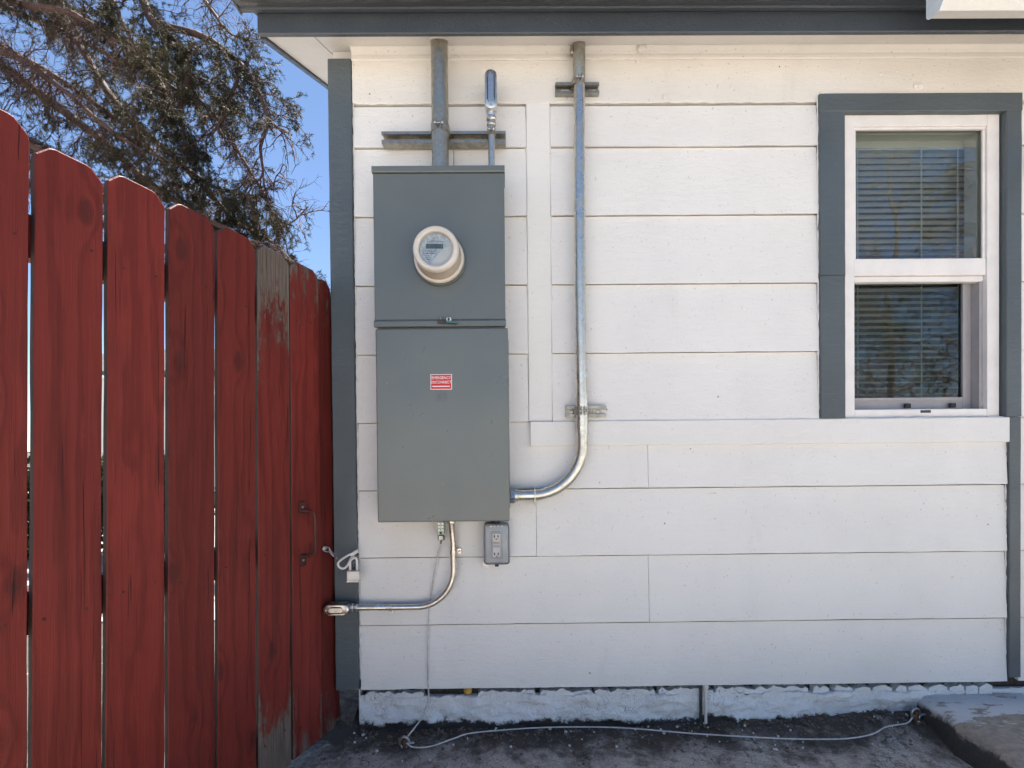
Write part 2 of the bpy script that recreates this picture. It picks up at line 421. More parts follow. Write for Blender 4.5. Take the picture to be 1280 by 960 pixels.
# ------------------------------------------------------------------ house
house = thing('house', 'white lap sided house with slate grey trim and dark gutter', 'house')
HX0, HX1, HY1 = -.64, 6.0, 6.0
ZS = 2.563; SL = .45
WX0, WX1, WZ0, WZ1 = 1.27, 1.875, 1.16, 2.318       # window opening
bm = nb()
box(bm, HX0, WX0, .004, .10, .17, ZS); box(bm, WX1, HX1, .004, .10, .17, ZS)
box(bm, WX0+.0005, WX1-.0005, .004, .10, .17, WZ0); box(bm, WX0+.0005, WX1-.0005, .004, .10, WZ1, ZS)
obj('front_wall', bm, WHITE, house)
bm = nb(); prism(bm, [(.101, .17), (HY1, .17), (HY1, ZS), (3, ZS+SL*3-.03), (.101, ZS+.02)], HX0, HX0+.1); obj('gable_wall', bm, WHITE, house)
bm = nb(); prism(bm, [(.101, .17), (HY1, .17), (HY1, ZS), (3, ZS+SL*3-.03), (.101, ZS+.02)], HX1-.1, HX1); obj('gable_wall', bm, WHITE, house)
bm = nb(); box(bm, HX0+.101, HX1-.101, HY1-.1, HY1-.002, .02, ZS-.01); obj('back_wall', bm, WHITE, house)
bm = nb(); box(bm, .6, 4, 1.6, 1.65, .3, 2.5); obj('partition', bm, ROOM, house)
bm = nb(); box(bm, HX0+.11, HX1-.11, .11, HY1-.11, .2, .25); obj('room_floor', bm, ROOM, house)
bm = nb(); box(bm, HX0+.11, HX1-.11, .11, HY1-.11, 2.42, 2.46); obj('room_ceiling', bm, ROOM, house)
# roof: front slope, back slope
E0 = -.152; RX0 = -.835
def zs(y): return ZS + SL*y
bm = nb(); prism(bm, [(E0-.09, zs(E0-.09)+.085), (3, zs(3)+.085), (3, zs(3)+.12), (E0-.10, zs(E0-.10)+.12)], RX0-.03, HX1+.2)
obj('roof', bm, SHING, house)
bm = nb(); prism(bm, [(3.002, zs(3)+.085), (6.3, zs(-.3)+.085), (6.3, zs(-.3)+.12), (3.002, zs(3)+.12)], RX0-.03, HX1+.2)
obj('roof', bm, SHING, house)
bm = nb(); prism(bm, [(E0, zs(E0)), (.06, zs(.06)), (.06, zs(.06)+.03), (E0, zs(E0)+.03)], -.652, HX1+.18, n=40, wob=lambda t, k: (0, .0012*fbm(t*6, k)))
obj('soffit', bm, WHITE2, house)
bm = nb(); prism(bm, [(E0, zs(E0)-.002), (3, zs(3)-.002), (3, zs(3)+.028), (E0, zs(E0)+.028)], RX0+.018, -.654)
rs = obj('rake_soffit', bm, WHITE2, house)
bm = nb(); prism(bm, [(E0+.001, zs(E0)-.012), (3, zs(3)-.012), (3, zs(3)+.084), (E0+.001, zs(E0)+.084)], RX0-.002, RX0+.016)
obj('rake_board', bm, GUT, house)
bm = nb(); box(bm, RX0-.002, HX1+.18, E0-.018, E0-.001, zs(E0)-.008, zs(E0)+.10, .003); obj('fascia_board', bm, GUT, house)
# K-style gutter with two folded drip lines
gp = [(-.172, 2.556), (-.178, 2.551), (-.19, 2.551), (-.193, 2.556), (-.205, 2.556), (-.208, 2.551), (-.236, 2.551), (-.252, 2.575), (-.262, 2.61), (-.285, 2.63), (-.285, 2.665), (-.278, 2.665), (-.172, 2.655)]
bm = nb(); prism(bm, gp, -.885, HX1+.15, n=30, wob=lambda t, k: (0, .0025*fbm(t*1.3, 3))); gut = obj('gutter', bm, GUT, house)
bm = nb(); box(bm, -.93, -.885+.0, -.255, -.175, 2.558, 2.64, .004)  # end cap pressed over the open end
bm.free(); bm = nb(); prism(bm, [(a*1.0 + (.0), b) for a, b in [(-.170, 2.549), (-.238, 2.549), (-.255, 2.575), (-.289, 2.632), (-.289, 2.66), (-.170, 2.657)]], -.892, -.8855); obj('end_cap', bm, GUT, gut)
# cream gutter of the porch cover at the far right
pp = [(-.300, 2.422), (-.306, 2.414), (-.344, 2.406), (-.350, 2.414), (-.360, 2.430), (-.372, 2.436), (-.396, 2.47), (-.402, 2.53), (-.390, 2.53), (-.300, 2.53)]
bm = nb(); prism(bm, pp, 1.352, HX1, n=8); pg = obj('porch_gutter', bm, PGUT, house)
bm = nb(); prism(bm, [(a-.002 if a < -.34 else a+.002, b-.002) for a, b in pp], 1.346, 1.3515); obj('end_cap', bm, m_simple('skylit_blue_end_cap', (.62, .67, .70), .35), pg)  # cap tinted bluer than the cream gutter: skylight on its end painted in
bm = nb(); box(bm, 1.45, HX1, -.2985, -.2895, 2.46, 2.56); obj('porch_ledger', bm, PGUT, house)

# siding boards: lapped, thicker lip at the bottom edge
ROWS = [.165, .408, .661, .914, 1.165, 1.420, 1.677, 1.933, 2.188]
def siding(x0, x1, z0, z1, seed, y=0.0):
    n = max(2, int((x1-x0)/.06))
    g_ = .0018 if z0 > .9 else .0072 if z0 < .3 else .0052
    prof = [(-.0240+y, z0), (-.0240+y, z0+.004), (-.0125+y, z1-g_), (.0008+y, z1-g_), (.0008+y, z1+.012), (.0033, z1+.012), (.0033, z0+.03), (-.0100+y, z0+.002)]
    def wob(t, k):
        d = .0018*fbm(t*5, seed*3.1) + .0009*fbm(t*40, seed*1.7)
        return (.0010*fbm(t*3.0, seed*5.3), d if k in (0, 1, 7) else 0)
    b = nb(); prism(b, prof, x0, x1, n=n, wob=wob)
    return obj('siding_board', b, WHITE, house)
segs = {0: [(-.556, 1.886)], 1: [(-.556, .529), (.5305, 1.885)], 2: [(-.557, .107), (.1085, 1.886)], 3: [(-.557, .529), (.5305, 1.886)]}
sd_i = 0
for r in range(len(ROWS)-1+1):
    z0 = ROWS[r]; z1 = ROWS[r+1] if r+1 < len(ROWS) else 2.345
    ss = segs.get(r)
    if ss is None:
        ss = [(-.558, .0815), (.1735, 1.1735)]
        if r == 7: ss = [(-.558, -.189), (-.1868, .0815), (.1735, 1.1735)]
    for a, b in ss:
        sd_i += 1; siding(a, b, z0, z1, sd_i)
    sd_i += 1; siding(1.9335, HX1, z0, z1, sd_i, .004)
def board(name, x0, x1, y0, y1, z0, z1, m, parent, bev=.0025, rag=.0012, seed=0, axis=None):
    """a sawn board with slightly ragged painted edges"""
    b = nb(); long = axis or ('Z' if (z1-z0) > (x1-x0) else 'X')
    L = (z1-z0) if long == 'Z' else (x1-x0); n = max(2, int(L/.05))
    if long == 'X':
        pr = [(y0+bev, z0), (y1, z0), (y1, z1), (y0+bev, z1), (y0, z1-bev), (y0, z0+bev)]
        prism(b, pr, x0, x1, 'X', n, lambda t, k: (.0006*fbm(t*4, seed), rag*fbm(t*9, seed+k*.02, k > 2)))
    else:
        pr = [(x0, y0+bev), (x0+bev, y0), (x1-bev, y0), (x1, y0+bev), (x1, y1), (x0, y1)]
        prism(b, pr, z0, z1, 'Z', n, lambda t, k: (rag*fbm(t*9, seed, (k in (2, 3, 4))*7), .0006*fbm(t*4, seed)))
    return obj(name, b, m, parent)
def caulk(parent, x, z0, z1, y, seed, along='Z', m=WHITE):
    b = nb(); n = max(4, int(abs(z1-z0)/.012)); pts = []; rr = []
    for i in range(n+1):
        t = z0+(z1-z0)*i/n; d = .0016*fbm(t*25, seed); e = max(.0008, .0030+.0030*fbm(t*30, seed+4))
        pts.append((x+d, y, t) if along == 'Z' else (t, y, x+d)); rr.append(e)
    tube(b, pts, rr, 6); return obj('caulk_bead', b, m, parent, True)
bt = board('batten', .083, .172, -.0205, .003, 1.167, 2.350, WHITE, house, seed=1)
caulk(bt, .1728, 1.17, 2.34, -.014, 2); caulk(bt, .0822, 1.4, 2.3, -.012, 5)
ap = board('apron_board', .089, 1.8865, -.0320, .003, 1.072, 1.1655, WHITE, house, seed=2)
caulk(ap, 1.166, .18, .95, -.020, 8, 'X'); caulk(ap, 1.166, 1.0, 1.88, -.022, 9, 'X')
fr = board('frieze_board', -.560, HX1, -.0235, .003, 2.352, 2.509, WHITE2, house, seed=3, rag=.0006)
caulk(fr, 2.3515, -.55, .6, -.019, 11, 'X', WHITE2); caulk(fr, 2.3515, .62, 1.17, -.019, 12, 'X', WHITE2)
mp = [(.003, 2.504), (-.028, 2.504), (-.030, 2.509), (-.030, 2.519), (-.027, 2.522), (-.027, 2.527), (-.036, 2.532), (-.046, 2.540), (-.048, 2.546), (.003, 2.566)]
bm = nb(); prism(bm, mp, -.560, HX1, n=60, wob=lambda t, k: (.001*fbm(t*7, k*.1), .0008*fbm(t*5, 2))); obj('crown_moulding', bm, WHITE2, house)
for (cx_, a_, b_2, sd2) in ((1.1738, 1.17, 1.69, 31), (1.1736, 1.71, 2.37, 32)): caulk(house, cx_, a_, b_2, -.020, sd2)
caulk(house, 1.9325, 1.17, 2.36, -.018, 33)
# the broken knot of old putty below the soffit, and a few more scabs of filler
for (px, pz, rr_) in ((.511, 2.535, .018), (1.55, 2.405, .016), (.50, 2.50, .008), (1.41, 2.45, .007), (.80, 2.405, .007), (.60, 2.372, .010), (1.47, 2.46, .006)):
    b = nb(); bmesh.ops.create_icosphere(b, subdivisions=2, radius=rr_)
    for v in b.verts:
        v.co *= 1 + .5*noise.noise(v.co*90 + Vector((px*30, 0, 0))); v.co.y *= .35
    bmesh.ops.translate(b, verts=b.verts, vec=(px, -.046 if pz > 2.52 else -.0245, pz)); obj('filler_scab', b, WHITE2, house)
cb = board('corner_board', -.650, -.563, -.0275, .104, .1655, 2.512, GREY, house, seed=5, bev=.003)
caulk(cb, -.5605, .2, 2.5, -.014, 15)
lt = board('corner_board', 1.8885, 1.9325, -.0305, .003, .183, 1.165, GREY, house, seed=6)
caulk(lt, 1.8875, .2, 1.16, -.016, 16)

# foundation: rough painted parge coat below the siding, dark sill gap with broken mortar chips
def foundation():
    bm = nb(); g = []
    xs = [-.57+.012*i for i in range(215)] + [2.3, 3, 4.5, 6]
    zsr = [-.08, -.03] + [0+.0077*i for i in range(17)]
    for j, z in enumerate(zsr):
        row = []
        for x in xs:
            d = .016*fbm(x*9, z*15) + .010*abs(fbm(x*30, z*34, 2)) + .005*fbm(x*80, z*80, 5) - .004
            if j == len(zsr)-1: z2 = z + .014*fbm(x*8, 1.2) + .007*fbm(x*40, 6.)
            else: z2 = z
            row.append(bm.verts.new((x, .004 + d, z2)))
        g.append(row)
    back = [bm.verts.new((x, .033, .118)) for x in xs]
    for j in range(len(zsr)-1):
        for i in range(len(xs)-1): bm.faces.new((g[j][i], g[j][i+1], g[j+1][i+1], g[j+1][i]))
    for i in range(len(xs)-1): bm.faces.new((g[-1][i], g[-1][i+1], back[i+1], back[i]))
    fo = obj('foundation', bm, FOUND, house, True)
    b = nb(); prism(b, [(.02, -.08), (.02, .13), (6, .13), (6, -.08)], -.571, -.571+.0) if False else box(b, -.575, -.569, .01, 5.9, -.08, .15); obj('foundation', b, FOUND, house)
    b = nb(); box(b, -.56, HX1, .034, .055, .07, .172); obj('sill_plate', b, DARKWOOD, house)
    x = -.55
    while x < 1.86:
        right = x > .93
        wv = random.uniform(.04, .075) if right else random.uniform(.14, .40)
        gap = random.uniform(.007, .016) if right else random.uniform(.004, .02)
        if abs(x + wv/2 + .157) < .03 + wv/2: x += .02; continue
        n = max(3, int(wv/.012)); lo = []; hi = []
        for k in range(n+1):
            t = x + wv*k/n; e = 1 if 0 < k < n else .55
            lo.append((t, .100)); hi.append((t + random.uniform(-.003, .003), .124 + e*(.015 + .012*fbm(t*22, 2.) + random.uniform(-.004, .004))))
        b = nb(); prism(b, lo + hi[::-1], .002 + random.uniform(0, .006), .033, 'Y'); obj('mortar_chip', b, FOUND, fo)
        x += wv + gap
foundation()

# ------------------------------------------------------------------ window (part of the house)
def b1(name, x0, x1, y0, y1, z0, z1, m, parent, bev=.0015):
    b = nb(); box(b, x0, x1, y0, y1, z0, z1, bev); return obj(name, b, m, parent)
bm = nb(); fx0, fx1, fz0, fz1 = 1.274, 1.868, 1.169, 2.313
box(bm, fx0, 1.3175, -.0115, .085, fz0, fz1, .0015); box(bm, 1.822, fx1, -.0115, .085, fz0, fz1, .0015)
box(bm, 1.3178, 1.8217, -.0112, .085, 2.264, fz1-.0003, .0015); box(bm, 1.3178, 1.8217, -.0112, .085, fz0+.0003, 1.199, .0015)
win = obj('window', bm, PLWHITE, house)
board('casing', 1.174, 1.930, -.0355, .003, 2.305, 2.372, GREY, win, seed=21)
board('casing', 1.1745, 1.2685, -.0340, .003, 1.700, 2.3045, GREY, win, seed=22); board('casing', 1.1755, 1.2690, -.0325, .003, 1.1665, 1.699, GREY, win, seed=23)
board('casing', 1.8725, 1.9300, -.0350, .003, 1.1665, 2.3045, GREY, win, seed=24)
b1('sash_bead', 1.3175+.0003, 1.8217, -.0065, .004, 2.2545, 2.2637, PLWHITE, win, .001)
b1('meeting_rail', 1.3178, 1.8217, -.0075, .03, 1.706, 1.770, PLWHITE, win, .003); b1('meeting_rail', 1.3178, 1.8217, .002, .03, 1.684, 1.7055, PLWHITE, win, .003)
b1('sash_bead', 1.3178, 1.3285, -.004, .004, 1.7705, 2.2542, PLWHITE, win, .001); b1('sash_bead', 1.811, 1.8217, -.004, .004, 1.7705, 2.2542, PLWHITE, win, .001)
b1('pane', 1.318, 1.8215, .010, .014, 1.7705, 2.2635, GLASS, win, 0)
# lower sash sits deeper, in a grey frame
b1('jamb_track', 1.8085, 1.8215, .006, .040, 1.1995, 1.6835, PLGREY, win, .001)
b1('screen_frame', 1.776, 1.8215, .041, .056, 1.1995, 1.7055, PLGREY, win, .002); b1('screen_frame', 1.318, 1.340, .041, .056, 1.1995, 1.7055, PLGREY, win, .002)
b1('screen_frame', 1.3403, 1.7757, .041, .056, 1.1995, 1.247, PLGREY, win, .002); b1('screen_frame', 1.3403, 1.7757, .041, .056, 1.693, 1.7055, PLGREY, win, .002)
b1('screen_lip', 1.7735, 1.7858, .036, .0405, 1.2475, 1.7, PLGREY, win, .001); b1('screen_lip', 1.335, 1.7733, .036, .0405, 1.236, 1.2473, PLGREY, win, .001)
b1('pane', 1.3403, 1.7757, .047, .050, 1.2473, 1.6927, GLASS2, win, 0)
for x in (1.54, 1.715): b1('sash_latch', x, x+.022, .024, .0355, 1.207, 1.224, BLACK, win, .002)
b1('frame_sticker', 1.52, 1.57, -.0095, -.0068, 1.2, 1.2068, STWHITE, win, 0) if False else b1('frame_sticker', 1.505, 1.565, -.0125, -.0117, 1.184, 1.194, STWHITE, win, 0)
b1('frame_sticker', 1.567, 1.606, -.0125, -.0117, 1.185, 1.195, INK, win, 0)
# blind hanging inside the window
blind = thing('window_blind', 'pale horizontal slat blind hanging lowered behind the window glass', 'blind', (1.55, .10, 1.2))
b1('head_rail', 1.322, 1.852, .088, .115, 2.235, 2.272, SLAT, blind, .002)
sm = None; zc = 2.222; i = 0
while zc > 1.215:
    o_ = None
    if sm is None:
        b = nb(); pts = [(-.0125+.025*k/4, .0022*math.sin(math.pi*k/4)) for k in range(5)]
        for sx in (-.262, .262): pass
        top = [[b.verts.new((sx, p, q)) for p, q in pts] for sx in (-.262, 0, .262)]
        bot = [[b.verts.new((sx, p, q-.0006)) for p, q in pts] for sx in (-.262, 0, .262)]
        for a in range(2):
            for k in range(4):
                b.faces.new((top[a][k], top[a+1][k], top[a+1][k+1], top[a][k+1])); b.faces.new((bot[a][k], bot[a][k+1], bot[a+1][k+1], bot[a+1][k]))
        o_ = obj('slat', b, SLAT, blind, off=False); sm = o_.data
    else:
        o_ = bpy.data.objects.new('slat', sm); C.objects.link(o_); o_.parent = blind
    o_.location = (1.5865-1.55 + random.uniform(-.001, .001), .102-.10, zc-1.2); o_.rotation_euler = (R(-11 + random.uniform(-2.5, 2.5)), R(random.uniform(-.25, .25)), 0)
    zc -= .0245; i += 1
b1('bottom_rail', 1.325, 1.85, .09, .114, 1.195, 1.210, SLAT, blind, .003)
for x in (1.40, 1.655, 1.80):
    b = nb(); tube(b, [(x, .088, 1.2), (x, .087, 1.7), (x, .088, 2.24)], .0022, 6); obj('ladder_cord', b, SLAT, blind)
b = nb(); tube(b, [(1.835, .083, 1.5), (1.834, .083, 2.24)], .004, 8); obj('tilt_wand', b, SLAT, blind)

# ------------------------------------------------------------------ electrical panel
pan = thing('electrical_panel', 'tall grey enamel meter panel mounted on the white siding', 'panel', (-.22, -.023, .81))
b = nb(); box(b, -.446, -.003, -.150, -.024, .818, 2.030, .003); obj('back_box', b, PANEL, pan)
# upper cover: folded lip along its top, return at its bottom, hole for the meter collar
b = nb(); box(b, -.452, -.0005, -.162, -.151, 1.512, 2.016, .0025); up = obj('meter_cover', b, PANEL, pan)
b = nb(); prism(b, [(-.168, 2.0165), (-.170, 2.019), (-.170, 2.036), (-.168, 2.038), (-.03, 2.040), (-.03, 2.0315), (-.152, 2.0305), (-.152, 2.0165)], -.4545, .0015); obj('rain_lip', b, PANEL, pan)
b = nb(); prism(b, [(-.151, 1.4885), (-.167, 1.4885), (-.169, 1.491), (-.169, 1.506), (-.165, 1.5115), (-.151, 1.5115)], -.453, .0005); obj('bottom_lip', b, PANEL, pan)
b = nb(); box(b, -.4475, .0075, -.172, -.152, .8155, 1.4805, .004, 2); door = obj('door', b, PANEL, pan)
b = nb(); box(b, .0078, .0120, -.168, -.155, 1.128, 1.160, .001); obj('door_catch', b, STEEL, door)
b = nb(); box(b, .0078, .0092, -.166, -.150, .86, 1.44, .0005); obj('hinge_seam', b, PANEL, door)
# sealing latch: hasp, seal tag
b = nb(); prism(b, [(-.2335, 1.497), (-.170, 1.4935), (-.166, 1.497), (-.17, 1.5035), (-.20, 1.5065), (-.2335, 1.507)], -.178, -.170, 'Y'); obj('latch', b, RUBBER, pan)
b = nb(); prism(b, [(-.204, 1.4985), (-.1625, 1.4945), (-.1605, 1.5005), (-.20, 1.5055)], -.1815, -.1782, 'Y'); obj('seal_tag', b, m_simple('teal_seal', (.06, .16, .19), .4), pan)
b = nb(); box(b, -.203, -.186, -.179, -.1765, 1.505, 1.516, .001); obj('seal_bracket', b, STWHITE, pan)
b = nb(); lathe(b, [(.0042, -.182), (.0042, -.179)], (-.1945, 0, 1.510), 'Y', 12); obj('seal_ring', b, INK, pan)
b = nb(); tube(b, [(-.2215, -.173, 1.5075), (-.2225, -.178, 1.515), (-.2215, -.172, 1.521)], .0013, 6); obj('seal_wire', b, STEEL, pan)
# warning sticker
sx, sz = -.2235, 1.297
b = nb(); box(b, sx-.037, sx+.037, -.1730, -.1721, sz-.0265, sz+.0265, .0003); stk = obj('warning_sticker', b, STWHITE, door); stk['label'] = 'red sticker reading EMERGENCY DISCONNECT in white'
b = nb(); box(b, sx-.0345, sx+.0345, -.1734, -.17305, sz-.0240, sz+.0240); obj('red_field', b, STRED, door)
obj('lettering', text_bm('EMERGENCY', .0135, (sx, -.17375, sz+.0135), 1.0, .86), STWHITE, door)
obj('lettering', text_bm('DISCONNECT', .0135, (sx, -.17375, sz-.0015), 1.0, .83), STWHITE, door)
b = nb(); box(b, sx-.030, sx+.030, -.1738, -.17345, sz-.0172, sz-.0135); obj('underline', b, STWHITE, door)
# embossed square-in-square mark
def frame_sq(cx, cz, h, t, y0, y1):
    b = nb(); box(b, cx-h, cx+h, y0, y1, cz+h-t, cz+h); box(b, cx-h, cx+h, y0, y1, cz-h, cz-h+t)
    box(b, cx-h, cx-h+t, y0, y1, cz-h+t, cz+h-t); box(b, cx+h-t, cx+h, y0, y1, cz-h+t, cz+h-t); return b
obj('emblem', frame_sq(-.2205, 1.2475, .0150, .0018, -.1736, -.1721), PANEL, door); obj('emblem', frame_sq(-.2205, 1.2475, .0082, .0022, -.1736, -.1721), PANEL, door)

# ------------------------------------------------------------------ electric meter
mx_, mz_ = -.2245, 1.716
met = thing('electric_meter', 'round beige electric meter with digital display on the grey panel', 'meter', (mx_, -.163, mz_))
b = nb(); lathe(b, [(.0885, -.1625), (.0905, -.166), (.0905, -.176), (.0875, -.180), (.080, -.180)], (mx_, 0, mz_), 'Y', 48); obj('collar', b, PANEL, met, 'auto')
b = nb(); lathe(b, [(.0835, -.1795), (.0850, -.182), (.0850, -.188), (.0825, -.192), (.078, -.193)], (mx_, 0, mz_), 'Y', 48); obj('flange', b, BEIGE, met, 'auto')
b = nb(); lathe(b, [(.0775, -.192), (.0755, -.20), (.0735, -.245), (.0730, -.250)], (mx_, 0, mz_), 'Y', 48); obj('housing', b, BEIGED, met, 'auto')
def annulus_lathe(name, prof, m):
    b = nb(); seg = 48; rings = []
    for (r, a) in prof: rings.append([b.verts.new((mx_+r*math.cos(2*math.pi*k/seg), a, mz_+r*math.sin(2*math.pi*k/seg))) for k in range(seg)])
    for i in range(len(rings)):
        j = (i+1) % len(rings)
        for k in range(seg): b.faces.new((rings[i][k], rings[i][(k+1) % seg], rings[j][(k+1) % seg], rings[j][k]))
    return obj(name, b, m, met, 'auto')
annulus_lathe('bezel', [(.0732, -.2495), (.0748, -.256), (.0742, -.265), (.0700, -.2705), (.0610, -.2715), (.0560, -.268), (.0545, -.2535), (.0545, -.2495)], BEIGE)
b = nb(); lathe(b, [(.0544, -.2505), (.0544, -.2515)], (mx_, 0, mz_), 'Y', 40); obj('face_plate', b, FACE, met)
b = nb(); lathe(b, [(.0543, -.2630), (.0543, -.2640)], (mx_, 0, mz_), 'Y', 40); obj('face_glass', b, METERGLASS, met)
# beige swoosh covering the lower right of the dial
o_ = []
for k in range(19): a = R(-112 + 128*k/18); o_.append((mx_+.0538*math.cos(a), mz_+.0538*math.sin(a)))
for q in bez([(mx_+.0515, 0, mz_+.0148), (mx_+.030, 0, mz_+.006), (mx_+.008, 0, mz_-.012), (mx_-.008, 0, mz_-.032), (mx_-.0195, 0, mz_-.049)], 5)[1:-1]: o_.append((q.x, q.z))
b = nb(); prism(b, o_, -.2565, -.2517, 'Y'); obj('face_cover', b, BEIGE, met)
b = nb(); box(b, mx_-.034, mx_+.023, -.2530, -.2517, mz_+.005, mz_+.021, .0005); lcd = obj('display', b, LCD, met)
obj('digits', text_bm('0 4 8 1', .011, (mx_-.005, -.2534, mz_+.013)), INK, met) if False else None
b = nb()
for k in range(5):
    x = mx_-.026+.0095*k
    for (dx, dz, w_, h_) in ((0, .0045, .005, .0012), (0, -.0045, .005, .0012), (.0025, 0, .0012, .009), (-.0025, 0, .0012, .009 if k % 2 else .004)): box(b, x+dx-w_/2, x+dx+w_/2, -.2534, -.2531, mz_+.013+dz-h_/2, mz_+.013+dz+h_/2)
obj('digits', b, INK, met)
b = nb(); random.seed(3)
for (zz, xa, xb, h_) in ((.033, -.018, .014, .0016), (.0275, -.03, .03, .0016), (.0005, -.045, .005, .0012), (-.004, -.045, .0, .0012), (-.0095, -.043, -.005, .0026), (-.0165, -.04, -.013, .0012), (-.022, -.036, -.016, .0016), (-.029, -.032, -.019, .0022), (-.036, -.026, -.021, .0016), (.040, -.012, .008, .0014)):
    x = xa
    while x < xb:
        w_ = random.uniform(.0015, .006); box(b, mx_+x, mx_+min(xb, x+w_), -.2521, -.2516, mz_+zz-h_/2, mz_+zz+h_/2); x += w_+random.uniform(.001, .0022)
obj('dial_print', b, INK, met)

# ------------------------------------------------------------------ strut channels
def strut(x0, x1, zc, depth, label, hole=.041):
    t = thing('strut_channel', label, 'strut', ((x0+x1)/2, -.023, zc-.02), group='zinc strut channels holding the conduits')
    h = .0205; y1 = -.0232; y0 = y1-depth; k = .0028
    b = nb()
    for s in (1, -1):
        box(b, x0, x1, y0, y1-k, zc+s*h-(k if s > 0 else 0), zc+s*h+(0 if s > 0 else k))
        box(b, x0, x1, y0, y0+k, *( (zc+h-.0105, zc+h-k-.0001) if s > 0 else (zc-h+k+.0001, zc-h+.0105)))
        box(b, x0, x1, y0+k+.0001, y0+.008, *((zc+h-.0105, zc+h-.0083) if s > 0 else (zc-h+.0083, zc-h+.0105)))
    obj('rails', b, STRUT, t)
    # back web with punched slots
    b = nb(); box(b, x0, x1, y1-k+.0001, y1, zc+.0072, zc+h); box(b, x0, x1, y1-k+.0001, y1, zc-h, zc-.0072)
    x = x0; pitch = .0508
    while x < x1-.001:
        e = min(x+pitch-.029, x1); box(b, x, e, y1-k+.0001, y1, zc-.0071, zc+.0071); x += pitch
    obj('web', b, STRUT, t); return t
stA = strut(-.4445, .0065, 2.2005, .041, 'long strut channel crossing behind the two pipes above the panel')
stB = strut(.1915, .3525, 2.3895, .021, 'short strut channel behind the tall conduit just below the eave')
stC = strut(.2200, .3700, 1.2000, .021, 'short strut channel behind the tall conduit level with the window sill')
def bolt(parent, x, y, z, r=.007):
    b = nb(); lathe(b, [(r, y), (r, y-.004), (r*.6, y-.0045), (r*.6, y-.0055)], (x, 0, z), 'Y', 6); obj('bolt', b, STEEL, parent)
bolt(stC, .342, -.0265, 1.2, .008); bolt(stC, .245, -.0265, 1.2, .007); bolt(stB, .325, -.0265, 2.389, .006); bolt(stA, -.418, -.0265, 2.2, .006); bolt(stA, -.010, -.0265, 2.2, .007)
def clamp(parent, x, y, z, r, ys, hz=.018, m=STRUT):
    """two-piece strut clamp round a vertical pipe, its screw across the front"""
    b = nb(); seg = 20
    for q in range(seg):
        a0, a1 = R(-60+300*q/seg), R(-60+300*(q+1)/seg)
        P_ = lambda a, rr: (x+rr*math.sin(a)*(-1), y+rr*math.cos(a)*1.0)
        p = [(x + (r+d)*math.sin(math.pi + a), y + (r+d)*math.cos(math.pi + a)) for d, a in ((.0005, a0), (.0028, a0), (.0028, a1), (.0005, a1))] if False else None
    n = 26; ins, out = [], []
    for q in range(n+1):
        a = R(-90 + 14 + (360-28)*q/n)
        for lst, rr in ((ins, r+.0004), (out, r+.0030)):
            lst.append((x+rr*math.cos(a), y+rr*math.sin(a)))
    for q in range(n):
        prism(b, [ins[q], out[q], out[q+1], ins[q+1]], z-hz/2, z+hz/2, 'Z')
    for s in (-1, 1):
        box(b, x+s*(r*.25)-.0014, x+s*(r*.25)+.0014, y-r-.015, y-r*.93, z-hz/2, z+hz/2)
        box(b, x+s*(r+.0018)-.0013, x+s*(r+.0018)+.0013, y, ys, z-hz/2, z+hz/2)
    o = obj('strap', b, m, parent)
    b = nb(); tube(b, [(x-r*.25-.009, y-r-.009, z), (x+r*.25+.009, y-r-.009, z)], .0028, 8)
    lathe(b, [(.006, -.0015), (.006, .003)], (x+r*.25+.004, y-r-.009, z), 'X', 6); lathe(b, [(.006, -.003), (.006, .0015)], (x-r*.25-.004, y-r-.009, z), 'X', 8)
    obj('strap_screw', b, STEEL, o); return o

# ------------------------------------------------------------------ service mast
MX, MY = -.2275, -.0965
mast = thing('service_mast', 'thick galvanised service mast rising from panel into the soffit', 'pipe', (MX, MY, 2.03))
b = nb(); tube(b, [(MX, MY, 2.038), (MX+.0005, MY, 2.3), (MX, MY, 2.70)], .0302, 28); obj('pipe', b, GALV, mast, 'auto')
b = nb(); lathe(b, [(.031, 2.0385), (.0335, 2.041), (.0335, 2.046), (.031, 2.049)], (MX, MY, 0), 'Z', 28); obj('hub', b, RUBBER, mast, 'auto')
b = nb()
cz = zs(MY)
n = 28
for k in range(n):
    a0, a1 = 2*math.pi*k/n, 2*math.pi*(k+1)/n
    qs = []
    for (rr, a) in ((.031, a0), (.040, a0), (.040, a1), (.031, a1)): qs.append((MX+rr*math.cos(a), MY+rr*math.sin(a)))
    v1 = [b.verts.new((p, q, zs(q)-.0035 + random.uniform(-.0006, .0006))) for p, q in qs]; v0 = [b.verts.new((p, q, zs(q)+.002)) for p, q in qs]
    b.faces.new(v1)
    for e in range(4): b.faces.new((v0[e], v0[(e+1) % 4], v1[(e+1) % 4], v1[e]))
obj('soffit_flashing', b, WHITE2, mast)
clamp(mast, MX, MY, 2.206, .0302, -.062, .026)

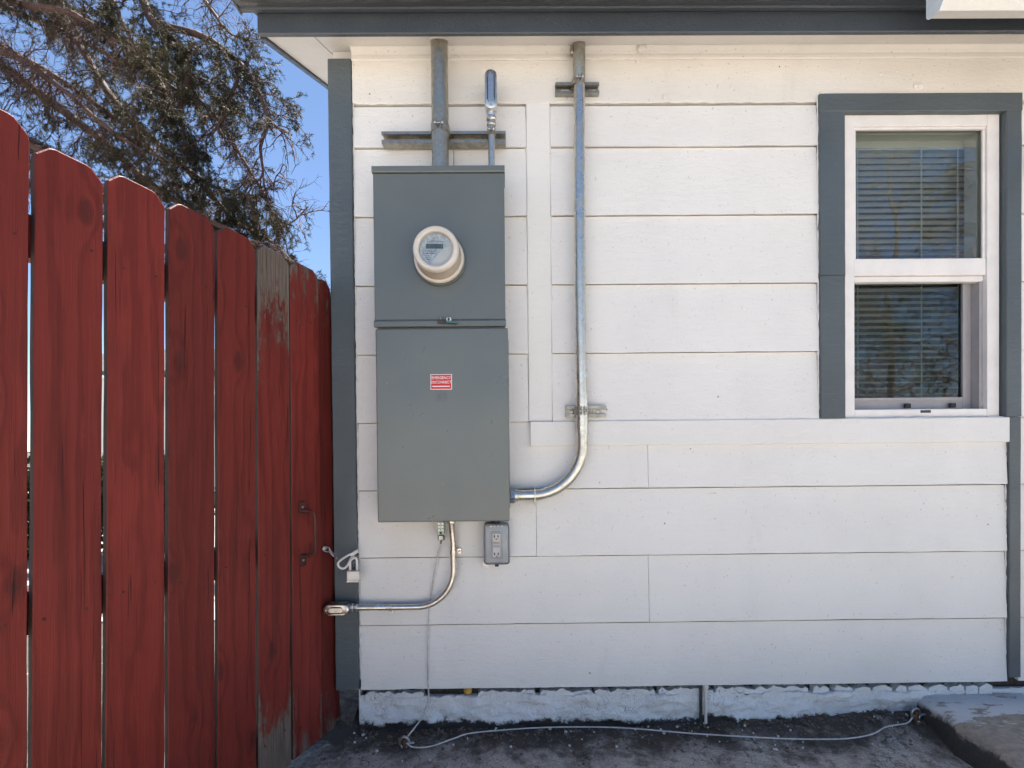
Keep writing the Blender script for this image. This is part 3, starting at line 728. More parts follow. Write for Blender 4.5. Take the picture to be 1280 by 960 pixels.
# ------------------------------------------------------------------ small riser with conduit body beside the mast
def conduit_body(name, cx, cy, cz, L, r, axis, parent, dep=.046, m=CAST):
    """oval cast fitting with a screwed, raised cover facing the yard"""
    def sec(sc, y, off=0):
        return [((cx+q*sc if axis == 'Z' else cx+p*1.0*(1 if sc == 1 else sc)), y, (cz+p*(1 if sc == 1 else sc) if axis == 'Z' else cz+q*sc)) for p, q in stadium(L, r, 10)]
    b = nb(); loft(b, [sec(.84, cy+dep/2), sec(.97, cy+dep/2-.006), sec(1, cy-dep/2+.008), sec(1, cy-dep/2)]); body = obj(name, b, m, parent, 'auto')
    b = nb(); loft(b, [sec(1.0, cy-dep/2-.0004), sec(.99, cy-dep/2-.003), sec(.90, cy-dep/2-.0055)]); cov = obj('cover', b, m, body, 'auto')
    def rim(w): return [((cx+q if axis == 'Z' else cx+p), 0, (cz+p if axis == 'Z' else cz+q)) for p, q in stadium(L-.042, w, 10)]
    b = nb(); loft(b, [[(p[0], cy-dep/2-.0050, p[2]) for p in rim(r*.66)], [(p[0], cy-dep/2-.0062, p[2]) for p in rim(r*.64)]]); obj('gasket', b, RUBBER, body)
    b = nb(); loft(b, [[(p[0], cy-dep/2-.0060, p[2]) for p in rim(r*.52)], [(p[0], cy-dep/2-.0085, p[2]) for p in rim(r*.42)]]); obj('cover_panel', b, m, body, 'auto')
    for s in (-1, 1):
        d = (L/2-.010)*s
        b = nb(); lathe(b, [(.0036, cy-dep/2-.005), (.0036, cy-dep/2-.0075), (.002, cy-dep/2-.008)], (cx+(d if axis == 'X' else 0), 0, cz+(d if axis == 'Z' else 0)), 'Y', 10); obj('cover_screw', b, STEEL, body)
    return body
UX, UY = -.0445, -.0790
ris = thing('conduit_riser', 'short thin conduit with an oval cast fitting on top beside the mast', 'conduit', (UX, UY, 2.03))
b = nb(); tube(b, [(UX, UY, 2.04), (UX, UY, 2.28)], .0125, 18); obj('pipe', b, EMT, ris, 'auto')
for z, rr in ((2.043, .0165), (2.056, .0185), (2.235, .0175), (2.255, .0185)):
    b = nb(); lathe(b, [(rr*.85, z-.007), (rr, z-.004), (rr, z+.004), (rr*.85, z+.007)], (UX, UY, 0), 'Z', 8 if rr > .018 else 16); obj('compression_nut', b, EMT, ris)
b = nb(); lathe(b, [(.0165, 2.262), (.018, 2.268), (.018, 2.285)], (UX, UY, 0), 'Z', 18); obj('fitting_neck', b, CAST, ris, 'auto')
conduit_body('conduit_body', UX, UY-.004, 2.340, .139, .0215, 'Z', ris, .05)
clamp(ris, UX, UY, 2.205, .0125, -.062, .024)

# ------------------------------------------------------------------ tall conduit bending into the side of the panel
TX, TY, TR = .2725, -.0665, .0203
tall = thing('tall_conduit', 'long zinc conduit dropping from eave and bending into the panel', 'conduit', (TX, TY, .89))
BR = .185; bz = .8935
path = [(TX+.004, TY, 2.62), (TX+.002, TY, 2.2), (TX, TY, 1.6), (TX+.002, TY, 1.25), (TX+.004, TY, bz+BR+.001)] + arc((TX+.004-BR, bz+BR), BR, 0, -90, 18, TY)[1:] + [(.03, TY, bz)]
b = nb(); tube(b, path, TR, 22); obj('pipe', b, EMT, tall, 'auto')
b = nb(); lathe(b, [(TR+.0004, 1.118), (TR+.0026, 1.1185), (TR+.0026, 1.190), (TR+.0026, 1.2615), (TR+.0004, 1.262)], (TX+.003, TY, 0), 'Z', 22); obj('coupling', b, EMT, tall, 'auto')
b = nb(); lathe(b, [(TR+.0003, 2.405), (TR+.002, 2.41), (TR+.0025, 2.56)], (TX+.003, TY, 0), 'Z', 22); obj('sleeve', b, GALV, tall, 'auto')
b = nb(); box(b, TX-.03, TX-.016, TY-.01, TY+.012, 2.492, 2.522, .004); obj('sleeve_lug', b, GALV, tall)
b = nb(); lathe(b, [(.0265, .0095), (.0285, .012), (.0285, .026), (.0265, .0285)], (0, TY, bz), 'X', 6, R(15)); obj('connector_nut', b, STEEL, tall)
b = nb(); lathe(b, [(.0235, .028), (.0235, .038), (.0215, .040)], (0, TY, bz), 'X', 20); obj('connector_sleeve', b, EMT, tall, 'auto')
clamp(tall, TX+.0008, TY, 2.392, TR, -.044, .022); clamp(tall, TX+.003, TY, 1.200, TR+.0026, -.044, .03)
b = nb(); box(b, .098, .101, TY-.024, -.018, bz-.036, bz+.026, .0008); obj('strap', b, EMT, tall)

# ------------------------------------------------------------------ thin conduit below the panel, to the side fitting
LX, LY, LR = -.2015, -.052, .0108
low = thing('thin_conduit', 'thin zinc conduit curving from under the panel to the corner board', 'conduit', (LX, LY, .48))
lz = .4835; lr = .135
path = [(LX-.003, LY-.03, .83), (LX-.003, LY-.018, .79), (LX, LY, .72), (LX, LY, lz+lr+.002)] + [(x, LY, z) for x, _, z in arc((LX-lr, lz+lr), lr, 0, -90, 16, 0)][1:] + [(-.45, LY, lz), (-.57, LY-.012, lz+.004)]
b = nb(); tube(b, path, LR, 16); obj('pipe', b, EMT, low, 'auto')
b = nb(); lathe(b, [(.012, .795), (.0165, .797), (.0165, .806), (.0185, .807), (.0185, .8145)], (LX-.003, LY-.022, 0), 'Z', 14); obj('connector_nut', b, EMT, low)
def one_hole(x, z, vertical, m=EMT):
    b = nb()
    if vertical:
        lathe(b, [(LR+.0003, z-.009), (LR+.002, z-.009), (LR+.002, z+.009), (LR+.0003, z+.009)], (x, LY, 0), 'Z', 14)
        box(b, x+LR, x+.028, -.031, -.0285, z-.010, z+.010, .001); sc = (x+.021, z)
    else:
        lathe(b, [(LR+.0003, x-.007), (LR+.002, x-.007), (LR+.002, x+.007), (LR+.0003, x+.007)], (0, LY, z), 'X', 14)
        box(b, x-.007, x+.007, -.031, -.0285, z-.029, z-LR, .001); sc = (x, z-.021)
    o = obj('strap', b, m, low); b = nb(); lathe(b, [(.0045, -.031), (.0045, -.034), (.002, -.035)], (sc[0], 0, sc[1]), 'Y', 10); obj('strap_screw', b, STEEL, o)
one_hole(LX, .684, True); one_hole(-.437, lz, False)
for x, rr in ((-.560, .0145), (-.5735, .0165)):
    b = nb(); lathe(b, [(rr*.8, x-.007), (rr, x-.004), (rr, x+.004), (rr*.8, x+.007)], (0, LY-.012, lz+.004), 'X', 8); obj('compression_nut', b, EMT, low)
conduit_body('conduit_body', -.6225, -.066, .488, .092, .0195, 'X', low, .044, m_galv('warm_cast_fitting', (.60, .56, .52), .3, .4))

# ------------------------------------------------------------------ outlet box
OX, OZ = -.041, .717
out = thing('outlet_box', 'grey weatherproof outlet box with white receptacle below the panel', 'outlet', (OX, -.023, OZ-.07))
b = nb(); box(b, OX-.046, OX+.046, -.066, -.0235, OZ-.072, OZ+.076, .010, 3); obj('box', b, OUTB, out, 'auto')
b = nb(); box(b, OX-.047, OX+.047, -.0775, -.0664, OZ-.074, OZ+.074, .0105, 3); cov = obj('cover_plate', b, OUTB, out, 'auto')
b = nb(); box(b, OX-.0205, OX+.0205, -.0795, -.0776, OZ-.051, OZ+.046, .002); rec = obj('receptacle', b, OUTB, out)
b = nb(); box(b, OX-.0140, OX+.0140, -.0825, -.0797, OZ-.044, OZ+.040, .0015); obj('receptacle_face', b, m_simple('light_grey_nylon', (.52, .51, .50), .4), rec)
b = nb()
for zz in (.030, -.034):
    for dx in (-.0075, .0055): box(b, OX+dx-.002, OX+dx+.002, -.0829, -.0826, OZ+zz-.0045, OZ+zz+.0045)
    box(b, OX-.003, OX+.003, -.0829, -.0826, OZ+zz-.012, OZ+zz-.008)
obj('slot', b, INK, rec)
for zz, m_ in ((.006, m_simple('tan_test_button', (.42, .33, .27), .5)), (-.006, PLGREY)):
    b = nb(); box(b, OX-.011, OX+.011, -.0842, -.0826, OZ+zz-.0042, OZ+zz+.0042, .0008); obj('test_button', b, m_, rec)
for dx in (-.02, -.007, .007, .02):
    b = nb(); lathe(b, [(.0030, -.0785), (.0030, -.0775)], (OX+dx, 0, OZ+.066), 'Y', 8); obj('rivet', b, STEEL, cov)
b = nb(); lathe(b, [(.014, -.062), (.014, -.03)], (OX-.037, 0, OZ-.073), 'Y', 14); lathe(b, [(.010, -.071), (.010, -.062)], (OX-.037, 0, OZ-.073), 'Y', 14); obj('plug', b, STEEL, out, 'auto')
b = nb(); box(b, OX-.007, OX+.007, -.074, -.062, OZ-.083, OZ-.0745, .002); obj('latch', b, RUBBER, out)
b = nb(); lathe(b, [(.014, OZ+.0765), (.0165, OZ+.078), (.0165, OZ+.094), (.013, OZ+.101)], (OX-.003, -.050, 0), 'Z', 14); obj('nipple', b, RUBBER, out, 'auto')

# ------------------------------------------------------------------ bonding bridge, bonding wire, rods, ground wire
GX = -.2445
br = thing('bonding_bridge', 'small greenish screw terminal block hanging under the panel', 'terminal', (GX, -.05, .73))
b = nb(); box(b, GX-.0135, GX+.0135, -.072, -.045, .752, .803, .002); obj('block', b, GREENZ, br)
b = nb(); prism(b, [(GX-.040, .8135), (GX-.013, .8135), (GX-.013, .770), (GX-.020, .776)], -.052, -.047, 'Y'); obj('bracket', b, GALV, br)
for dx in (-.0065, .0065):
    for zz in (.795, .783, .771):
        b = nb(); lathe(b, [(.0050, -.072), (.0050, -.0765), (.003, -.077)], (GX+dx, 0, zz), 'Y', 10); obj('screw', b, STEEL, br)
b = nb(); lathe(b, [(.005, -.0722), (.005, -.0735)], (GX, 0, .760), 'Y', 10); obj('lug_hole', b, INK, br)
b = nb(); lathe(b, [(.0125, .732), (.0135, .734), (.0135, .748), (.010, .7515)], (GX, -.058, 0), 'Z', 6); obj('lug_nut', b, STEEL, br)
wire = thing('bonding_wire', 'thin white bonding wire running down the siding from the terminal', 'wire', (GX, -.04, 0))
wp = [(GX, -.056, .735), (-.249, -.048, .712), (-.268, -.030, .64), (-.281, -.0275, .57), (-.293, -.0265, .50), (-.299, -.0275, .42), (-.302, -.0275, .33), (-.3035, -.0275, .24), (-.303, -.0265, .17), (-.306, -.018, .12), (-.322, -.03, .07), (-.350, -.06, .04), (-.372, -.10, .026)]
b = nb(); tube(b, bez(wp, 6), .0028, 8); obj('wire', b, WIREW, wire, True)
b = nb(); tube(b, [(GX, -.057, .742), (GX-.001, -.055, .725), (-.2475, -.0505, .718)], .0031, 8); obj('bare_end', b, COPPER, wire, True)
def rod(x, y, z, label):
    t = thing('ground_rod', label, 'rod', (x, y, z-.05), group='ground rods with clamps')
    b = nb(); tube(b, [(x, y, z-.08), (x+.001, y, z+.028)], .008, 12); obj('rod', b, COPPER, t, 'auto')
    b = nb(); n = 14; pts = [(x+.016*math.cos(2*math.pi*k/n), y, z+.016+.020*math.sin(2*math.pi*k/n)) for k in range(n)]; loop_tube(b, pts, .0055, 8); obj('clamp', b, STEEL, t, True)
    b = nb(); lathe(b, [(.007, .012), (.007, .022), (.0045, .0225), (.0045, .034)], (x, y, z+.014), 'X', 6); obj('clamp_bolt', b, STEEL, t); return t
rod(-.376, -.118, .004, 'ground rod with acorn clamp poking from the concrete below the panel')
rod(1.515, -.052, .045, 'ground rod and clamp in the dirt beside the concrete step')
gw = bez([(-.372, -.118, .020), (-.34, -.130, .010), (-.28, -.124, .009), (-.20, -.080, .011), (-.14, -.055, .014), (.02, -.030, .012), (.19, -.022, .013), (.42, -.036, .015), (.68, -.078, .014), (.93, -.114, .016), (1.07, -.128, .018), (1.20, -.134, .022), (1.30, -.120, .028), (1.38, -.085, .034), (1.46, -.075, .040), (1.50, -.055, .05), (1.512, -.05, .058)], 8)
b = nb(); tube(b, gw, .0024, 8); o_ = obj('ground_wire', b, WIREW, None, True); tag(o_, 'white ground wire lying on the concrete along the foundation', 'wire')

# small white pipe at the foundation, yellow ball, padlock, chain
t = thing('drain_pipe', 'thin white painted pipe standing against the rough foundation', 'pipe', (.742, -.01, 0))
b = nb(); tube(b, [(.742, -.020, .02), (.7425, -.020, .10), (.742, -.020, .168)], .0055, 12); obj('pipe', b, WHITE2, t, 'auto')
b = nb(); lathe(b, [(.009, .150), (.0105, .152), (.0105, .165)], (.742, -.020, 0), 'Z', 12); obj('collar', b, WHITE2, t, 'auto')
b = nb(); tube(b, [(.7275, -.010, .01), (.728, -.010, .165)], .006, 8); obj('cable', b, RUBBER, t, 'auto')
b = nb(); bmesh.ops.create_uvsphere(b, u_segments=20, v_segments=14, radius=.0165)
for v in b.verts: v.co *= 1 + .05*noise.noise(v.co*80); v.co.z *= .92
bmesh.ops.translate(b, verts=b.verts, vec=(-.157, -.008, .150)); o_ = obj('ball', b, YEL, None, True); tag(o_, 'small yellow ball wedged under the lowest siding board', 'ball')

PX_, PZ_ = -.5640, .6060
pl = thing('padlock', 'small steel padlock hanging on the grey corner board', 'padlock', (PX_, -.07, PZ_-.02))
b = nb(); box(b, PX_-.0225, PX_+.0225, -.081, -.059, PZ_-.019, PZ_+.020, .003, 2); pb = obj('body', b, m_simple('pale_laminated_steel', (.62, .60, .58), .4, .4, .1, .2, 120), pl)
b = nb(); box(b, PX_-.0240, PX_+.0240, -.0825, -.0575, PZ_-.0215, PZ_-.0135, .002); obj('base_plate', b, CAST, pl)
sh = [(PX_-.0125, -.070, PZ_+.015), (PX_-.0125, -.070, PZ_+.055)] + [(PX_+.0125*math.cos(R(180-180*k/10)), -.070, PZ_+.055+.0125*math.sin(R(180*k/10))) for k in range(1, 10)] + [(PX_+.0125, -.070, PZ_+.055), (PX_+.0125, -.070, PZ_+.015)]
b = nb(); tube(b, sh, .0042, 10); obj('shackle', b, PLWHITE, pl, True)
ch = thing('gate_chain', 'short steel chain linking the red gate to the padlock', 'chain', (-.62, -.06, .66))
# two slim links, then a long white loop that the shackle passes through
def link(c, d, L, wd, r, up, m, name='link'):
    c = Vector(c); d = Vector(d).normalized(); up = Vector(up); up = (up-d*up.dot(d)).normalized(); n = 20; pts = []
    for k in range(n):
        a = 2*math.pi*k/n; cx = math.cos(a); sy = math.sin(a)
        pts.append(c + d*((L/2-wd/2)*(1 if cx > 0 else -1)+wd/2*cx) + up*(wd/2*sy))
    b = nb(); loop_tube(b, pts, r, 8); obj(name, b, m, ch, True)
link((-.660, -.075, .706), (.6, 0, -.25), .026, .017, .0023, (.3, 0, 1), STEEL); link((-.640, -.078, .692), (.55, 0, -.6), .032, .013, .0022, (0, 1, .1), STEEL)
b = nb(); tube(b, [(-.632, -.076, .682), (-.618, -.075, .667)], .0016, 6); obj('link', b, STEEL, ch, True)
lp = bez([(-.549, -.076, .694), (-.575, -.078, .686), (-.602, -.078, .670), (-.618, -.076, .655), (-.615, -.074, .640), (-.600, -.073, .634), (-.585, -.074, .645), (-.575, -.077, .662), (-.556, -.077, .676)], 5)
b = nb(); tube(b, lp, .0040, 10); obj('cable_loop', b, PLWHITE, ch, True)
b = nb(); tube(b, [(-.572, -.076, .683), (-.546, -.075, .699)], .0065, 10); obj('ferrule', b, PLWHITE, ch, 'auto')
b = nb(); loop_tube(b, [(-.565+.011*math.cos(2*math.pi*k/12), -.045-.02*math.sin(2*math.pi*k/12), .672) for k in range(12)], .0025, 6); obj('eye_staple', b, STEEL, ch, True)

# ------------------------------------------------------------------ wall lamp at the far right edge
t = thing('wall_lamp', 'dark wall lamp half cut off by the right picture edge', 'lamp', (2.02, -.02, 2.1))
b = nb(); box(b, 1.975, 2.065, -.035, -.0185, 2.06, 2.16, .006, 2); obj('back_plate', b, LAMPM, t)
b = nb(); tube(b, [(2.02, -.035, 2.12), (2.02, -.08, 2.135), (2.02, -.11, 2.12)], .008, 10); obj('arm', b, LAMPM, t, 'auto')
b = nb(); lathe(b, [(.020, 2.125), (.055, 2.10), (.060, 2.085), (.056, 2.083)], (2.02, -.11, 0), 'Z', 20); obj('shade', b, LAMPM, t, 'auto')
b = nb(); lathe(b, [(.018, 2.095), (.03, 2.06), (.02, 2.035), (.004, 2.03)], (2.02, -.11, 0), 'Z', 16); obj('bulb', b, PLWHITE, t, True)

# ------------------------------------------------------------------ concrete step
def step():
    b = nb(); L = 24
    def left(y): return 1.565 + .09*y + .010*fbm(y*12, 3.) + .004*fbm(y*50, 8.)
    ys = [-.95+.95*i/L*1.0 for i in range(L+1)]
    pr = []
    g = []
    for y in ys:
        xl = left(y); row = []
        for (dx, z) in ((-.018, -.03), (-.010, .035), (0, .085), (.018, .100), (.06, .103), (.15, .104), (.3, .104), (.6, .104), (1.2, .104)):
            row.append(b.verts.new((xl+dx + .004*fbm(y*22, z*40), y, z + (.0035*fbm((xl+dx)*25, y*25, 4) if z > .05 else 0))))
        g.append(row)
    for j in range(L):
        for i in range(len(g[0])-1): b.faces.new((g[j][i], g[j][i+1], g[j+1][i+1], g[j+1][i]))
    low_ = [b.verts.new((v.co.x, v.co.y, -.03)) for v in g[0]]
    for i in range(len(low_)-1): b.faces.new((low_[i], low_[i+1], g[0][i+1], g[0][i]))
    o = obj('concrete_step', b, STEPM, None, True); tag(o, 'worn concrete step with flaking white paint at the foundation', 'step')
step()
# loose grit, paint flakes and pebbles along the foot of the wall
def debris():
    rng = random.Random(5)
    for nm, n, m, lab in (('paint_flakes', 60, WHITE2, 'white paint flakes scattered along the foundation'), ('leaf_litter', 26, m_simple('dry_leaf', (.20, .10, .04), .7, 0, .4), 'dry brown leaf scraps scattered along the foundation'), ('grit', 900, SOIL, 'dark grit and crumbs along the foot of the wall')):
        b = nb()
        for i in range(n):
            x = rng.uniform(-.6, 1.55); y = -.005-abs(rng.gauss(0, .07)); s = rng.uniform(.002, .007) if nm == 'grit' else rng.uniform(.005, .011) if nm == 'leaf_litter' else rng.uniform(.002, .0065)
            k = max(0, min(1, (x-.55)/1.0)); z = .058*k*max(0, min(1, (y+.16)/.16)) + .003
            a = rng.uniform(0, 6.28); v = []
            if nm == 'grit':
                bmesh.ops.create_icosphere(b, subdivisions=1, radius=s, matrix=Matrix.Translation((x, y, z)) @ Matrix.Rotation(a, 4, 'Z') @ Matrix.Diagonal((1, rng.uniform(.6, 1), rng.uniform(.4, .8), 1)))
            else:
                q = [(x+s*rng.uniform(.5, 1.2)*math.cos(a+t), y+s*rng.uniform(.4, 1.1)*math.sin(a+t)) for t in (0, 1.2, 2.6, 3.9, 5.2)]
                tp = [b.verts.new((p, r_, z+.002+rng.uniform(0, .0015))) for p, r_ in q]; bt_ = [b.verts.new((p, r_, z-.002)) for p, r_ in q]
                b.faces.new(tp)
                for e in range(5): b.faces.new((bt_[e], bt_[(e+1) % 5], tp[(e+1) % 5], tp[e]))
        o = obj(nm, b, m, None); tag(o, lab, 'debris', kind='stuff')
debris()

# ------------------------------------------------------------------ red picket gate
FE = Vector((-.6560, -.022, 0)); FA = math.atan2(-.946, -.325)
fen = thing('wooden_gate', 'tall red stained picket gate closing off the side yard', 'gate', FE, FA)
# local x runs from the house towards the yard, local +y faces the yard
PK = [(-.012, .0635, 1.692, RED_M, -.004), (.0685, .2085, 1.705, RED_M, .002), (.2135, .3470, 1.706, RED_W, .0), (.3590, .4905, 1.703, RED, .003), (.4975, .6310, 1.705, RED, .0),
      (.6410, .7755, 1.702, RED, .001), (.7845, .9110, 1.688, RED, .0), (.9205, 1.048, 1.712, RED, .003), (1.0545, 1.189, 1.71, RED, .0), (1.1945, 1.331, 1.713, RED, .002), (1.3375, 1.473, 1.71, RED, .0), (1.4795, 1.613, 1.712, RED, .001), (1.6195, 1.756, 1.71, RED, .0)]
def lean(x): return R(2.3)*max(0, min(1.1, x))      # the gate is warped: it leans into the yard away from the house
rng = random.Random(11)
for i, (x0, x1, h, m, y) in enumerate(PK):
    cx = (x0+x1)/2; hw = (x1-x0)/2; c1 = min(.030, hw*.7); zb = rng.uniform(.012, .03)
    b = nb()
    prof = [(-hw, 0)]
    N = 26
    def ed(z, s): return .0013*fbm(z*2.3, i*7.7+s*3) + .0006*fbm(z*20, i*3.3+s) + (1 if s else -1)*((.0034 if i in (5, 6, 7) else .0018)-(.0050 if i in (5, 6, 7) else .0034)*min(1, z/1.0))
    L_ = [(-hw + ed(z, 0), z) for z in [zb+(h-c1*1.1-zb)*k/N for k in range(N+1)]]
    R_ = [(hw + ed(z, 1), z) for z in [zb+(h-c1*1.1-zb)*k/N for k in range(N+1)]]
    top = [(-hw+c1*.12, h-c1*.80), (-hw+c1*.85, h-c1*.10), (-hw+c1*1.15, h-.001), (hw-c1*1.15, h), (hw-c1*.85, h-c1*.10), (hw-c1*.12, h-c1*.80)]
    outl = L_ + top + R_[::-1]
    th = .0150
    # front and back as quads strips so that the board keeps a clean face
    def ring(yy, inset):
        return [b.verts.new((p[0]*(1-inset/hw), yy, p[1]-(inset if p[1] > h-.05 else 0))) for p in outl]
    f1 = ring(0.0, .0018); f0 = ring(-.0018, 0); k0 = ring(-th+.0015, 0); k1 = ring(-th, .0015)
    m_ = len(outl)
    for A_, B_ in ((f1, f0), (f0, k0), (k0, k1)):
        for q in range(m_):
            fc = b.faces.new((A_[q], A_[(q+1) % m_], B_[(q+1) % m_], B_[q]))
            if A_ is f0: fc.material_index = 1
    for rg, fl in ((f1, 1), (k1, 0)):
        nl = len(L_)
        for q in range(nl-1): b.faces.new((rg[q], rg[q+1], rg[m_-2-q], rg[m_-1-q]))
        b.faces.new([rg[nl-1]] + rg[nl:nl+len(top)] + [rg[nl+len(top)]])
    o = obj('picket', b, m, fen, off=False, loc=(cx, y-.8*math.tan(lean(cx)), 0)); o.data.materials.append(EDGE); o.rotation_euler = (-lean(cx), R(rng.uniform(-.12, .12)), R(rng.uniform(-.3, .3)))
    if m is RED_W: o['label'] = 'picket worn to grey wood at head and foot'
    # nail heads where the rails run behind
    for rz in (.74, 1.50, .13):
        for dx in (-.035, .037):
            if hw < .05 and dx > 0: continue
            b = nb(); lathe(b, [(.0032, 0.0), (.0032, .0012), (.0018, .0016)], (dx+rng.uniform(-.008, .008), 0, rz+rng.uniform(-.015, .015)), 'Y', 8); obj('nail', b, RUST, o, off=False)
for rz in (.09, .70, 1.46):
    b = nb(); prism(b, [(-.058, rz), (-.0270, rz), (-.0270, rz+.088), (-.058, rz+.088)], -.005, 1.9, n=24, wob=lambda t, k: ((rz+.04-.8)*math.tan(lean(t)), 0)); obj('rail', b, RED, fen, off=False)
b = nb(); box(b, -.075, -.008, -.115, -.033, 0, 1.66, .004); obj('post', b, RED, fen, off=False)
# pull handle on the second picket
hnd = []
b = nb(); hx = .150
tube(b, bez([(hx+.012, .004, .862), (hx+.004, .020, .858), (hx-.002, .040, .850), (hx-.004, .044, .820), (hx-.004, .044, .740), (hx-.002, .040, .712), (hx+.004, .020, .704), (hx+.012, .004, .700)], 4), .0055, 8)
hd = obj('handle', b, RUST, fen, True, off=False)
for zz in (.872, .690):
    b = nb(); box(b, hx-.004, hx+.026, .0025, .0055, zz-.020, zz+.020, .004, 2); obj('foot_plate', b, RUST, hd, off=False)
    b = nb(); lathe(b, [(.005, .0055), (.004, .0085)], (hx+.011, 0, zz), 'Y', 10); obj('screw', b, STEEL, hd, off=False)
b = nb(); lathe(b, [(.010, -.001), (.010, .003), (.004, .012)], (.047, 0, .708), 'Y', 12); obj('chain_staple', b, STEEL, fen, off=False)

# ------------------------------------------------------------------ spruce tree beyond the gate
def tubes_np(P, r0, r1, seg):
    """P: (N, n, 3) paths; vertices and quads of N tapered tubes at once"""
    N, n, _ = P.shape
    T = np.gradient(P, axis=1); T /= np.linalg.norm(T, axis=2, keepdims=True)+1e-9
    up = np.where(np.abs(T[:, :1, 2:3]) > .9, np.array([1., 0, 0]), np.array([0., 0, 1.]))
    U = np.cross(T, np.broadcast_to(up, T.shape)); U /= np.linalg.norm(U, axis=2, keepdims=True)+1e-9; W = np.cross(T, U)
    a = np.arange(seg)*2*np.pi/seg
    r = np.asarray(r0)[:, None]*np.linspace(1, 0, n) + np.asarray(r1)[:, None]*np.linspace(0, 1, n)
    V = P[:, :, None] + r[:, :, None, None]*(np.cos(a)[:, None]*U[:, :, None] + np.sin(a)[:, None]*W[:, :, None])
    i = np.arange(N)[:, None, None]*n*seg + np.arange(n-1)[None, :, None]*seg; k = np.arange(seg); k2 = (k+1) % seg
    return V.reshape(-1, 3), np.stack([i+k, i+k2, i+seg+k2, i+seg+k], -1).reshape(-1, 4)
def grow(limbs, seed, needle=(.016, .032), twig_step=.042, dens=(200, 360, 420), wide=.0033, levels=3, fan=(1.3, .55), tl=(.20, .58), xmin=-6.2):
    rng = np.random.default_rng(seed); TV, TF, NV = [], [], []; cnt = 0
    def add(P, r0, r1, seg):
        nonlocal cnt
        V, F = tubes_np(P, r0, r1, seg); TV.append(V); TF.append(F+cnt); cnt += len(V)
    p0, d0, L0, f0 = [], [], [], []
    for pts, r0, r1, fol in limbs:
        sm_ = np.array([tuple(q) for q in bez(pts, 6)]); sm_ = sm_+np.cumsum(rng.normal(size=sm_.shape)*.010, axis=0)*np.linspace(0, 1, len(sm_))[:, None]
        add(sm_[None], [r0], [r1], 9)
        d = np.diff(sm_, axis=0); L = np.linalg.norm(d, axis=1); c = np.concatenate([[0], np.cumsum(L)]); n = int(c[-1]/twig_step)
        t = np.sort(rng.random(n))*c[-1]; i = np.clip(np.searchsorted(c, t)-1, 0, len(d)-1)
        p = sm_[i]+d[i]*((t-c[i])/L[i])[:, None]; ok = (t > .1*c[-1]) & (p[:, 0] > xmin) if xmin else t > .12*c[-1]
        ax = (d[i]/L[i][:, None])[ok]; p = p[ok]; f = (t/c[-1])[ok]; m = len(p)
        p0.append(p); d0.append(ax*.65+rng.normal(size=(m, 3))*.8+np.array((.0, 0, -.28)))
        L0.append(rng.uniform(*tl, m)*(1-.35*f)); f0.append(fol*(.5+.8*f))
    p, d, L, f = np.concatenate(p0), np.concatenate(d0), np.concatenate(L0), np.concatenate(f0); r = np.full(len(p), .0062)
    for lvl in range(levels):
        n = (7, 5, 4)[lvl]; N = len(p); d = d/(np.linalg.norm(d, axis=1)[:, None]+1e-9); P = [p]
        for k in range(n-1):
            d = d+rng.normal(size=(N, 3))*.24+np.array((0, 0, (-.12, -.15, -.14)[lvl])); d /= np.linalg.norm(d, axis=1)[:, None]; P.append(P[-1]+d*(L/(n-1))[:, None])
        P = np.stack(P, 1); add(P, r, r*.35, (5, 3, 3)[lvl])
        # needles: patches of live twigs among dead ones
        cl = np.sin(p[:, 0]*3.1+1)*np.sin(p[:, 1]*3.7+2)*1.0+np.sin(p[:, 2]*4.3+p[:, 0]*2.2)*.8+np.sin(p[:, 2]*9+p[:, 0]*7)*.35
        live = (rng.random(N) < np.clip(f*(.6, .85, 1.0)[lvl]*(.66+.75*cl), .0, 1)); q = P[live]; Ln = L[live]; k = rng.poisson(Ln*dens[lvl]); idx = np.repeat(np.arange(len(q)), k)
        t = rng.random(len(idx))*(n-1); i = np.minimum(t.astype(int), n-2); a0 = q[idx, i]; a1 = q[idx, i+1]; pt = a0+(a1-a0)*(t-i)[:, None]
        ax = (a1-a0)/(np.linalg.norm(a1-a0, axis=1)[:, None]+1e-9); rv = rng.normal(size=pt.shape); rv -= ax*(rv*ax).sum(1)[:, None]; rv /= np.linalg.norm(rv, axis=1)[:, None]+1e-9
        dr = rv*.8+ax*.6; ln = rng.uniform(*needle, len(pt))[:, None]; sd_ = np.cross(dr, rng.normal(size=pt.shape)); sd_ /= np.linalg.norm(sd_, axis=1)[:, None]+1e-9
        NV.append(np.stack([pt-sd_*wide*.5, pt+sd_*wide*.5, pt+dr*ln+sd_*wide*.3, pt+dr*ln-sd_*wide*.3], 1).reshape(-1, 3))
        if lvl < levels-1:
            k = rng.poisson(fan[lvl], (N, n-1)); a, b_ = np.nonzero(k); rep_ = k[a, b_]; a = np.repeat(a, rep_); b_ = np.repeat(b_, rep_)
            ax = P[a, b_+1]-P[a, b_]; ax /= np.linalg.norm(ax, axis=1)[:, None]+1e-9
            p = P[a, b_+1]; d = ax*.75+rng.normal(size=p.shape)*.62; L = L[a]*rng.uniform(.28, .55, len(a)); r = r[a]*.52; f = np.clip(f[a]*1.0, 0, 1)
    return TV, TF, NV
